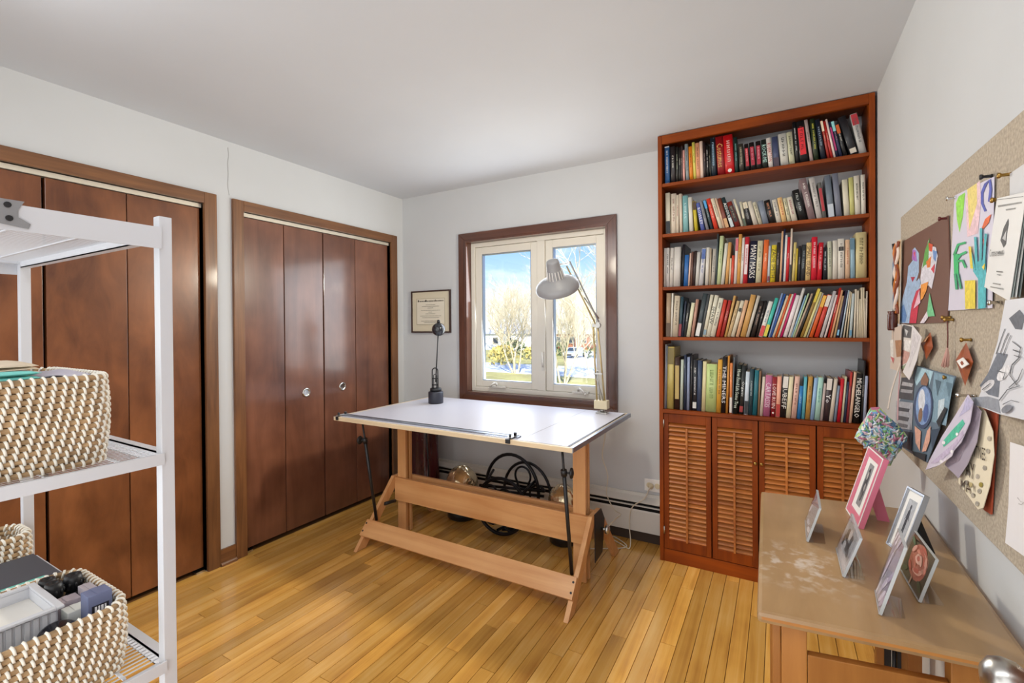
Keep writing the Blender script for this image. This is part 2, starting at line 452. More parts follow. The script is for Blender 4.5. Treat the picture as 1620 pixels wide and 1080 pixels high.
# window: wooden casing, vinyl frame, two casements
win = D.objects.new('window_1', None); COL.objects.link(win); win.location = (-1.54, YB, .84); win['kind'] = 'structure'; ORG[win.name] = Vector((-1.54, YB, .84))
OX0, OX1, OZ0, OZ1 = -2.175, -.911, .778, 2.077
ya, yb = YB - .020, YB + .06
MB().prism([(OX0, ya, OZ0), (WX0, ya, WZ0), (WX0, ya, WZ1), (OX0, ya, OZ1)], (0, .0195, 0)).build('casing', m_wincase, win, bevel=.003)
MB().prism([(OX1, ya, OZ0), (WX1, ya, WZ0), (WX1, ya, WZ1), (OX1, ya, OZ1)], (0, .0195, 0)).build('casing', m_wincase, win, bevel=.003)
MB().prism([(OX0, ya, OZ1), (OX1, ya, OZ1), (WX1, ya, WZ1), (WX0, ya, WZ1)], (0, .0195, 0)).build('casing', m_wincase_x, win, bevel=.003)
MB().prism([(OX0, ya, OZ0), (OX1, ya, OZ0), (WX1, ya, WZ0), (WX0, ya, WZ0)], (0, .0195, 0)).build('casing', m_wincase_x, win, bevel=.003)
j = MB(); j.box(WX0, ya, WZ0, WX0 + .012, yb, WZ1).box(WX1 - .012, ya, WZ0, WX1, yb, WZ1).box(WX0 + .012, ya, WZ1 - .012, WX1 - .012, yb, WZ1).box(WX0 + .012, ya, WZ0, WX1 - .012, yb, WZ0 + .012)
j.build('jamb_lining', m_wincase, win)
FX0, FX1, FZ0, FZ1 = WX0 + .012, WX1 - .012, WZ0 + .012, WZ1 - .012
y0, y1 = YB + .045, YB + .12
def ring(x0, x1, z0, z1, wd, ya_, yb_, wb=None):
    wb = wb or wd
    r = MB(); r.box(x0, ya_, z0, x0 + wd, yb_, z1).box(x1 - wd, ya_, z0, x1, yb_, z1).box(x0 + wd, ya_, z1 - wd, x1 - wd, yb_, z1).box(x0 + wd, ya_, z0, x1 - wd, yb_, z0 + wb)
    return r
fr = ring(FX0, FX1, FZ0, FZ1, .034, y0, y1)
fr.box(-1.520, y0, FZ0 + .034, -1.458, y1, FZ1 - .034)
wf = fr.build('window_frame', m_vinyl, win, bevel=.003)
for x0, x1 in ((FX0 + .036, -1.522), (-1.456, FX1 - .036)):
    s = ring(x0, x1, FZ0 + .036, FZ1 - .036, .054, y0 + .012, y1 - .01, .046)
    so = s.build('sash', m_vinyl, win, bevel=.004)
    ring(x0 + .052, x1 - .052, FZ0 + .080, FZ1 - .088, .008, y0 + .02, y1 - .02).build('spacer', m_alu, so)
    MB().box(x0 + .053, y0 + .038, FZ0 + .081, x1 - .053, y0 + .041, FZ1 - .089).build('pane', m_glass, so)
for xc, sg in ((-1.86, 1), (-1.20, -1)):
    c = MB(); c.box(xc - .045, y0 - .020, FZ0 + .036, xc + .075, y0 + .002, FZ0 + .050)
    c.tube([(xc, y0 - .012, FZ0 + .05), (xc, y0 - .020, FZ0 + .066), (xc - .01 * sg, y0 - .026, FZ0 + .07)], .009, 8)
    c.tube([(xc - .01 * sg, y0 - .026, FZ0 + .07), (xc - .035 * sg, y0 - .034, FZ0 + .058), (xc - .055 * sg, y0 - .036, FZ0 + .040)], [.009, .007, .006], 8)
    c.ball((xc - .058 * sg, y0 - .036, FZ0 + .034), .009, 8)
    c.build('crank_handle', m_handle, win)
lk = MB(); lk.box(-1.483, y0 - .008, 1.03, -1.465, y0 + .002, 1.17).tube([(-1.474, y0 - .01, 1.06), (-1.470, y0 - .028, 1.10), (-1.472, y0 - .024, 1.17)], [.007, .008, .006], 8)
lk.build('lock_lever', m_handle, win)

# room door, opened flat towards the right wall; only its knob reaches the picture
dr = D.objects.new('door_3', None); COL.objects.link(dr); dr.location = (.318, -.05, 0); dr['kind'] = 'structure'; ORG[dr.name] = Vector((.318, -.05, 0))
MB().box(.300, -.02, .008, .336, .865, 2.02).build('door_leaf', m_door, dr, bevel=.002)
T_ = Matrix.Translation((.300, .800, .907)) @ Matrix.Rotation(-math.pi / 2, 4, 'Y')
kn = MB().lathe([(.032, 0), (.032, .004), (.026, .008), (.011, .012), (.010, .030), (.018, .036), (.026, .046), (.0285, .058), (.026, .070), (.016, .078), (.0001, .081)], T_, 36)
kn.build('knob', m_steel, dr)

# ================================================================== OUTDOORS
random.seed(5)
GZ = -3.05
m_lawn = pbr('winter_lawn', '9a9560', .95, var=.35, scale=.4)
m_road = pbr('pale_road', 'c9ccd2', .9, var=.1, scale=1.5)
m_bark = pbr('pale_bark', 'c9b99a', .9, var=.3, scale=3)
m_twig = pbr('pale_twig', 'd8cdb4', .9)
m_leafy = pbr('dry_leaves', 'b9a860', .9, var=.3, scale=2)
m_ever = pbr('evergreen', '4e5a3a', .9, var=.4, scale=2)
gnd = struct('ground', MB().box(-120, 6, GZ - .3, 60, 200, GZ), m_lawn)
struct('street', MB().prism([(-75, 43, GZ), (30, 33, GZ), (30, 42, GZ), (-75, 52, GZ)], (0, 0, .02)), m_road)
struct('driveway', MB().prism([(-19, 44, GZ + .02), (-14.5, 43.5, GZ + .02), (-27, 75, GZ + .02), (-32, 75, GZ + .02)], (0, 0, .02)), m_road)


def bare_tree(name, label, x, y, h, stems, spread, seed, leafy=False, mt=None):
    rnd = random.Random(seed)
    t = thing(name, label, 'tree', (x, y, GZ), 'bare trees across the street')
    tr, br = MB(), MB()

    def grow(p, d, ln, r, lev):
        n = 4; q = p.copy(); pts = [q.copy()]; dd = d.copy()
        for i in range(n):
            dd = (dd + Vector((rnd.gauss(0, .10), rnd.gauss(0, .10), rnd.gauss(0.02, .06)))).normalized()
            q = q + dd * ln / n; pts.append(q.copy())
        (tr if lev == 0 else br).tube(pts, [r * (1 - .55 * i / n) for i in range(n + 1)], 5 if lev == 0 else 3, caps=False)
        if lev < 4:
            k = (6, 6, 5, 4)[lev]
            for j in range(k):
                f = rnd.uniform(.3, 1.0); i0 = min(int(f * n), n - 1); b = pts[i0].lerp(pts[i0 + 1], f * n - i0)
                a = Vector((rnd.gauss(0, 1), rnd.gauss(0, 1), rnd.uniform(-.1, .9))).normalized()
                nd = (dd * .75 + a * spread).normalized()
                grow(b, nd, ln * rnd.uniform(.45, .72), r * .5, lev + 1)
    for s in range(stems):
        a = 2 * math.pi * s / stems + rnd.random()
        grow(Vector((x + .25 * math.cos(a) * (stems > 1), y + .25 * math.sin(a) * (stems > 1), GZ)),
             Vector((math.cos(a) * .28 * (stems > 1), math.sin(a) * .28 * (stems > 1), 1)).normalized(), h * .58, h * .011, 0)
    tr.build('trunk', m_bark, t)
    o = br.build('branches', mt or m_twig, t); o['kind'] = 'stuff'
    return t


def along(u, dep):   # a spot out of the window: sideways slope, distance
    return (u * dep, dep)


bare_tree('bare_tree', 'pale bare tree with many stems, in the left window pane', -.565 * 38, 38, 8.6, 4, .7, 3)
bare_tree('bare_tree', 'pale bare tree with many stems left of the parked car', -.437 * 33, 33, 8.0, 4, .6, 4)
bare_tree('bare_tree', 'slender bare tree behind the lamp arm, right of the parked car', -.365 * 40, 40, 6.5, 2, .7, 6)
bare_tree('bare_tree', 'wide bare tree far behind the left pane, beyond the street', -.60 * 66, 66, 12, 3, .9, 8)
bare_tree('bare_tree', 'tall bare tree far behind the car, reaching above the roofs', -.40 * 80, 80, 13, 3, .8, 9)
bare_tree('bare_tree', 'big near bare tree whose twigs hang into the right pane', -.25 * 20, 20, 9.5, 2, 1.0, 12)


def bush(label, x, y, r, h, m, seed):
    rnd = random.Random(seed); b = MB()
    for k in range(260):
        a, q, z = rnd.uniform(0, 6.28), r * math.sqrt(rnd.random()), h * rnd.random() ** .7
        q *= math.sqrt(max(.05, 1 - (z / h) ** 2)); c = Vector((x + q * math.cos(a), y + q * math.sin(a), GZ + z))
        d1 = Vector((rnd.gauss(0, 1), rnd.gauss(0, 1), rnd.gauss(0, 1))).normalized() * .22; d2 = d1.orthogonal() * 1.0
        b.poly([c - d1, c + d2 * .5, c + d1, c - d2 * .5])
    t = thing('shrub', label, 'shrub', (x, y, GZ), 'shrubs across the street')
    o = b.build('foliage', m, t); o['kind'] = 'stuff'
    MB().cyl((x, y, GZ), (x, y, GZ + h * .6), .05, .02, 6).build('stem', m_bark, t)


bush('yellowish round shrub at the street edge, far left of the left pane', -.60 * 46, 46, 2.2, 2.2, m_leafy, 1)
bush('dark evergreen shrub behind the trees of the left pane', -.57 * 58, 58, 2.6, 2.4, m_ever, 2)
bush('yellowish shrub between the two panes, beyond the street', -.50 * 56, 56, 2.6, 2.0, m_leafy, 3)
bush('dark evergreen shrub to the right of the parked car', -.345 * 60, 60, 2.4, 2.8, m_ever, 4)
bush('dark evergreen shrub just left of the parked car', -.455 * 63, 63, 2.0, 2.0, m_ever, 5)


def house(name, label, x, y, wd, dp, h, wallm, roofm, nwin):
    t = thing(name, label, 'house', (x, y, GZ))
    MB().box(x - wd / 2, y, GZ, x + wd / 2, y + dp, GZ + h).build('wall', wallm, t)
    r = MB().prism([(x - wd / 2 - .4, y - .4, GZ + h), (x - wd / 2 - .4, y + dp + .4, GZ + h), (x - wd / 2 - .4, y + dp / 2, GZ + h + 2.0)], (wd + .8, 0, 0)).build('roof', roofm, t)
    MB().box(x + wd * .2, y + dp / 2 - .3, GZ + h + 1.2, x + wd * .2 + .7, y + dp / 2 + .3, GZ + h + 2.7).build('chimney', wallm, t)
    for k in range(nwin):
        xc = x - wd / 2 + wd * (k + .5) / nwin
        f = MB().box(xc - .6, y - .06, GZ + 1.1, xc + .6, y - .001, GZ + 2.4).build('window', m_vinyl, t)
        MB().box(xc - .5, y - .08, GZ + 1.2, xc + .5, y - .061, GZ + 2.3).build('pane', pbr('far_pane', '3a4552', .1), f)
    MB().box(x - .5, y - .07, GZ, x + .5, y - .002, GZ + 2.1).build('door', m_ever, t) if nwin % 2 == 0 else None


house('house', 'white low house across the street in the left pane', -.622 * 74, 74, 9, 7, 3.0, pbr('house_white', 'dfe2e6', .8), pbr('roof_grey', 'a7a8ac', .9), 3)
house('house', 'brown brick house with pale roof behind the parked car', -.432 * 82, 82, 10, 7, 2.9, pbr('house_brick', '8a5a42', .9, var=.2, scale=5), pbr('roof_pale', 'bcb6ac', .9), 4)

# parked car, nose towards the street
cx, cyy = -.408 * 60, 60
car = thing('car', 'silver parked car on the driveway, seen through the right pane', 'car', (cx, cyy, GZ + .02))
zc = GZ + .02
prof = [(-2.1, .35), (-2.15, .62), (-2.0, .80), (-1.1, .95), (-.55, 1.40), (.9, 1.43), (1.65, .98), (2.1, .92), (2.15, .40)]
MB().prism([(cx - .86, cyy + a, zc + b) for a, b in prof], (1.72, 0, 0)).build('body', pbr('car_silver', 'c8ccd2', .3, .5), car, bevel=.05)
MB().prism([(cx - .66, cyy - 1.085, zc + .99), (cx + .66, cyy - 1.085, zc + .99), (cx + .58, cyy - .60, zc + 1.36), (cx - .58, cyy - .60, zc + 1.36)], (0, -.02, .015)).build('windscreen', pbr('car_glass', '2c3844', .1), car)
for sx_ in (-.87, .87):
    for yy in (-1.35, 1.35):
        MB().cyl((cx + sx_ - .1, cyy + yy, zc + .31), (cx + sx_ + .04, cyy + yy, zc + .31), .31, n=18).build('wheel', m_black, car)
    MB().box(cx + sx_ * .72 - .14, cyy - 2.17, zc + .60, cx + sx_ * .72 + .14, cyy - 2.10, zc + .72).build('headlight', m_paper, car)
MB().box(cx - .4, cyy - 2.175, zc + .42, cx + .4, cyy - 2.11, zc + .58).build('grille', m_black, car)
# ================================================================== BOOKCASE
BX0, BX1, BY0, BY1 = -.599, .395, 2.740, YB - .002
bk = thing('bookcase', 'tall reddish wooden bookcase with louvered doors, full of books, right of the window', 'bookcase', (-.1, 2.85, 0))
MB().box(BX0, BY0, 0, BX0 + .022, BY1, 2.436).build('side_panel', m_shelfwood_z, bk, bevel=.0015)
MB().box(BX1 - .022, BY0, 0, BX1, BY1, 2.436).build('side_panel', m_shelfwood_z, bk, bevel=.0015)
ix0, ix1 = BX0 + .0225, BX1 - .0225
MB().box(ix0, BY0 + .001, 2.388, ix1, BY0 + .021, 2.436).build('top_rail', m_shelfwood, bk, bevel=.0015)
MB().box(ix0, BY0 + .0215, 2.418, ix1, BY1, 2.436).build('top_board', m_shelfwood, bk)
SZ = [2.162, 1.874, 1.571, 1.2855, .872]
for z in SZ[:4]:
    MB().box(ix0, BY0 + .002, z - .018, ix1, BY1, z).build('shelf', m_shelfwood, bk, bevel=.0015)
MB().box(ix0, BY0 - .006, .852, ix1, BY1, .872).build('counter', m_shelfwood, bk, bevel=.002)
MB().box(ix0, BY0 + .004, 0, ix1, BY0 + .024, .072).build('plinth', m_shelfwood, bk, bevel=.0015)
MB().box(ix0, BY0 + .0245, .05, ix1, BY1, .072).build('cabinet_floor', m_shelfwood, bk)
MB().box(ix0, BY1 - .012, .0725, ix1, BY1, .8515).build('cabinet_shade', m_dark, bk)  # near-black sheet paints the shade between the louver slats
doors = [(-.574, -.324), (-.318, -.097), (-.092, .157), (.163, .3705)]
slat_me = {}
for di, (a, b) in enumerate(doors):
    z0, z1 = .076, .849
    st, top, bot = .026, .050, .056
    d = MB(); yf = BY0 + .002
    d.box(a, yf, z0, a + st, yf + .022, z1).box(b - st, yf, z0, b, yf + .022, z1)
    d.box(a + st, yf, z1 - top, b - st, yf + .022, z1).box(a + st, yf, z0, b - st, yf + .022, z0 + bot)
    do = d.build('louvered_door', m_shelfwood_z, bk, bevel=.0012)
    n = 27; zs0, zs1 = z0 + bot + .012, z1 - top - .012
    for k in range(n):
        zc = zs0 + (zs1 - zs0) * k / (n - 1)
        key = di
        if key not in slat_me:
            T_ = Matrix.Rotation(math.radians(46), 4, 'X')
            P = [(-.0145, 0), (-.011, .0028), (.011, .0028), (.0145, 0), (.011, -.0028), (-.011, -.0028)]
            mb = MB().prism([T_ @ Vector((0, p, q)) for p, q in P], (b - a - 2 * st - .001, 0, 0))
            so = mb.build('slat', m_slat, do, local=True); slat_me[key] = so.data
        else:
            so = D.objects.new('slat', slat_me[key]); COL.objects.link(so); so.parent = do
        so.location = Vector((a + st + .0005, yf + .011, zc)) - ORG[do.name]
    xm = (a + b) / 2
    MB().box(xm - .0055, yf - .012, zs0 - .012, xm + .0055, yf - .003, zs1 - .012).build('tilt_rod', m_slat, do, bevel=.002)
    if di in (1, 2):
        xk = b - .012 if di == 1 else a + .012
        MB().lathe([(.006, 0), (.004, .004), (.004, .010), (.009, .015), (.009, .020), (.0001, .023)], Matrix.Translation((xk, yf, .628)) @ Matrix.Rotation(math.pi / 2, 4, 'X'), 14).build('knob', m_brass, do)
    if di in (0, 3):
        for zh in (.79, .18):
            xh = a if di == 0 else b
            MB().cyl((xh, yf - .003, zh - .022), (xh, yf - .003, zh + .022), .0042, n=8).build('hinge', m_steel, do)

# ================================================================== BOOKS
ROWN = ['top', 'second', 'third', 'fourth', 'lowest']
ROWG = ['books on the top shelf', 'books on the second shelf', 'books on the third shelf', 'books on the fourth shelf', 'books on the lowest shelf']
ORDS = 'first second third fourth fifth sixth seventh eighth ninth tenth eleventh twelfth thirteenth fourteenth fifteenth sixteenth seventeenth eighteenth nineteenth'.split()


def ordinal(n):
    if n < 20: return ORDS[n - 1]
    t = {20: ('twenty', 'twentieth'), 30: ('thirty', 'thirtieth'), 40: ('forty', 'fortieth'), 50: ('fifty', 'fiftieth')}
    a, b = n // 10 * 10, n % 10
    return t[a][1] if b == 0 else t[a][0] + '-' + ORDS[b - 1]


TEXTS = []


def spine_text(s, parent, width, z0, z1, y, col, x0):
    TEXTS.append((s, parent, width, z0, z1, y, col, x0))


def strokes(s, width, z0, z1, y, x0, rnd):
    """lettering too small to read in the photograph: letter-sized strokes running down the spine"""
    mb = MB(); n = len(s); ch = (z1 - z0) / max(n, 1); hh = min(width * .42, ch * 1.5)
    for i, c in enumerate(s):
        if c == ' ': continue
        zt = z1 - i * ch; xm = x0
        bar = ch * .20
        for k in range(rnd.choice((1, 2, 2))):
            zz = zt - ch * (.08 + .50 * k)
            mb.poly([(xm - hh / 2, y, zz - bar), (xm + hh / 2, y, zz - bar), (xm + hh / 2, y, zz), (xm - hh / 2, y, zz)])
        xx = xm + hh * rnd.choice((-.5, -.1, .32))
        mb.poly([(xx, y, zt - ch * .75), (xx + hh * .18, y, zt - ch * .75), (xx + hh * .18, y, zt - ch * .08), (xx, y, zt - ch * .08)])
    return mb


READ = {'MANY MASKS', 'SMALL ISLAND', 'ZADIE SMITH', 'MICHELANGELO', 'Leonardo', 'How Food Life Some Tree', 'Costumes', 'ROWLEY', 'ASSOULIS', 'LOVE RUIN', 'Organic', 'NUBEFF', 'Yo', 'CARTASSIS', 'ROBERTSON', 'ROCK ME', 'SHAW', 'THE MINERS'}


def book(row, k, x, wd, h, tilt, col, nm, band, title, tc, dep):
    z = SZ[row] + .0004
    yf = (2.765, 2.765, 2.765, 2.752, 2.765)[row]
    rnd = random.Random(row * 100 + k)
    thick = 'thick ' if wd > .026 else ('thin ' if wd < .0125 else '')
    tt = ' titled ' + title if title in READ and title not in ('Leonardo', 'How Food Life Some Tree', 'ZADIE SMITH', 'SHAW', 'MICHELANGELO', 'ROBERTSON', 'ROWLEY') else ''
    lab = '%s%s book%s, %s from the left on the %s bookcase shelf' % (thick, nm, tt, ordinal(k + 1), ROWN[row])
    right = tilt > 0
    o = thing('book', lab, 'book', (x + (wd / math.cos(tilt) if right else 0), yf, z), ROWG[row], (0, tilt, 0))
    a, b = (-wd, 0) if right else (0, wd)
    t = .0014; u = b - a
    bul = min(.003, u * .18)
    outer = [(a, dep), (a, bul), (a + u * .25, bul * .25), (a + u * .5, 0), (a + u * .75, bul * .25), (b, bul), (b, dep)]
    inner = [(b - t, dep), (b - t, bul + t), (a + t, bul + t), (a + t, dep)]
    c = MB(); P = outer + inner; n = len(P)
    # C-shaped cover, as top/bottom strips and walls
    for zz in (0, h): c.v += [Vector((p[0], p[1], zz)) for p in P]
    for i in range(n):
        j = (i + 1) % n; c.face((i, j, n + j, n + i), 0, 1 <= i <= 4)
    for lo, rv in ((0, False), (n, True)):
        for q in ((0, 1, 9, 10), (1, 2, 9), (2, 3, 4, 9), (4, 8, 9), (4, 5, 8), (5, 6, 7, 8)):
            f = [lo + i for i in q]; c.face(f if rv else f[::-1])
    c.build('cover', m_cover, o, local=True, color=col)
    MB().box(a + t * 1.02, bul + t * 1.02, .002, b - t * 1.02, dep - .003, h - .004).build('pages', m_page, o, local=True)
    y = -.0004
    def patch(name, f0, f1, hx, inset=.06, x0=None, x1=None):
        xa, xb = a + u * inset, b - u * inset
        MB().box(xa, y, h * f0, xb, y + .003, h * f1).build(name, m_ink, o, local=True, color=hx)
    for bd in band.split(','):
        if ':' in bd:
            kd, hx = bd.split(':')
            if kd == 'b': patch('spine_band', .02, .32, hx)
            if kd == 't': patch('spine_band', .72, .985, hx)
            if kd == 'p': patch('spine_panel', .2, .84, hx, .14)
            if kd == 'l': patch('spine_label', .05, .17, hx, .1)
            if kd == 'sq': patch('spine_label', .70, .80, hx, .12)
        elif bd == 'w': patch('spine_border', .97, .995, 'd8dde2'); patch('spine_border', .01, .03, 'd8dde2')
        elif bd == 'dot':
            MB().cyl((a + u / 2, y, h * .1), (a + u / 2, .003, h * .1), u * .22, n=14).build('spine_emblem', m_ink, o, local=True, color='efe6dc')
    if title:
        z0, z1 = h * .22, h * .82
        if title in READ:
            if len(title) > 9: z0, z1 = h * .12, h * .90
            spine_text(title, o, u * .78, z0, z1, y - .0006, tc, (a + b) / 2)
        else:
            ln = min(z1 - z0, len(title) * max(u * .55, .006)); zc = (z0 + z1) / 2 + h * .06
            strokes(title, u * .8, zc - ln / 2, min(zc + ln / 2, h * .95), y - .0006, (a + b) / 2, rnd).build('title', m_ink, o, local=True, color=tc)
    return o


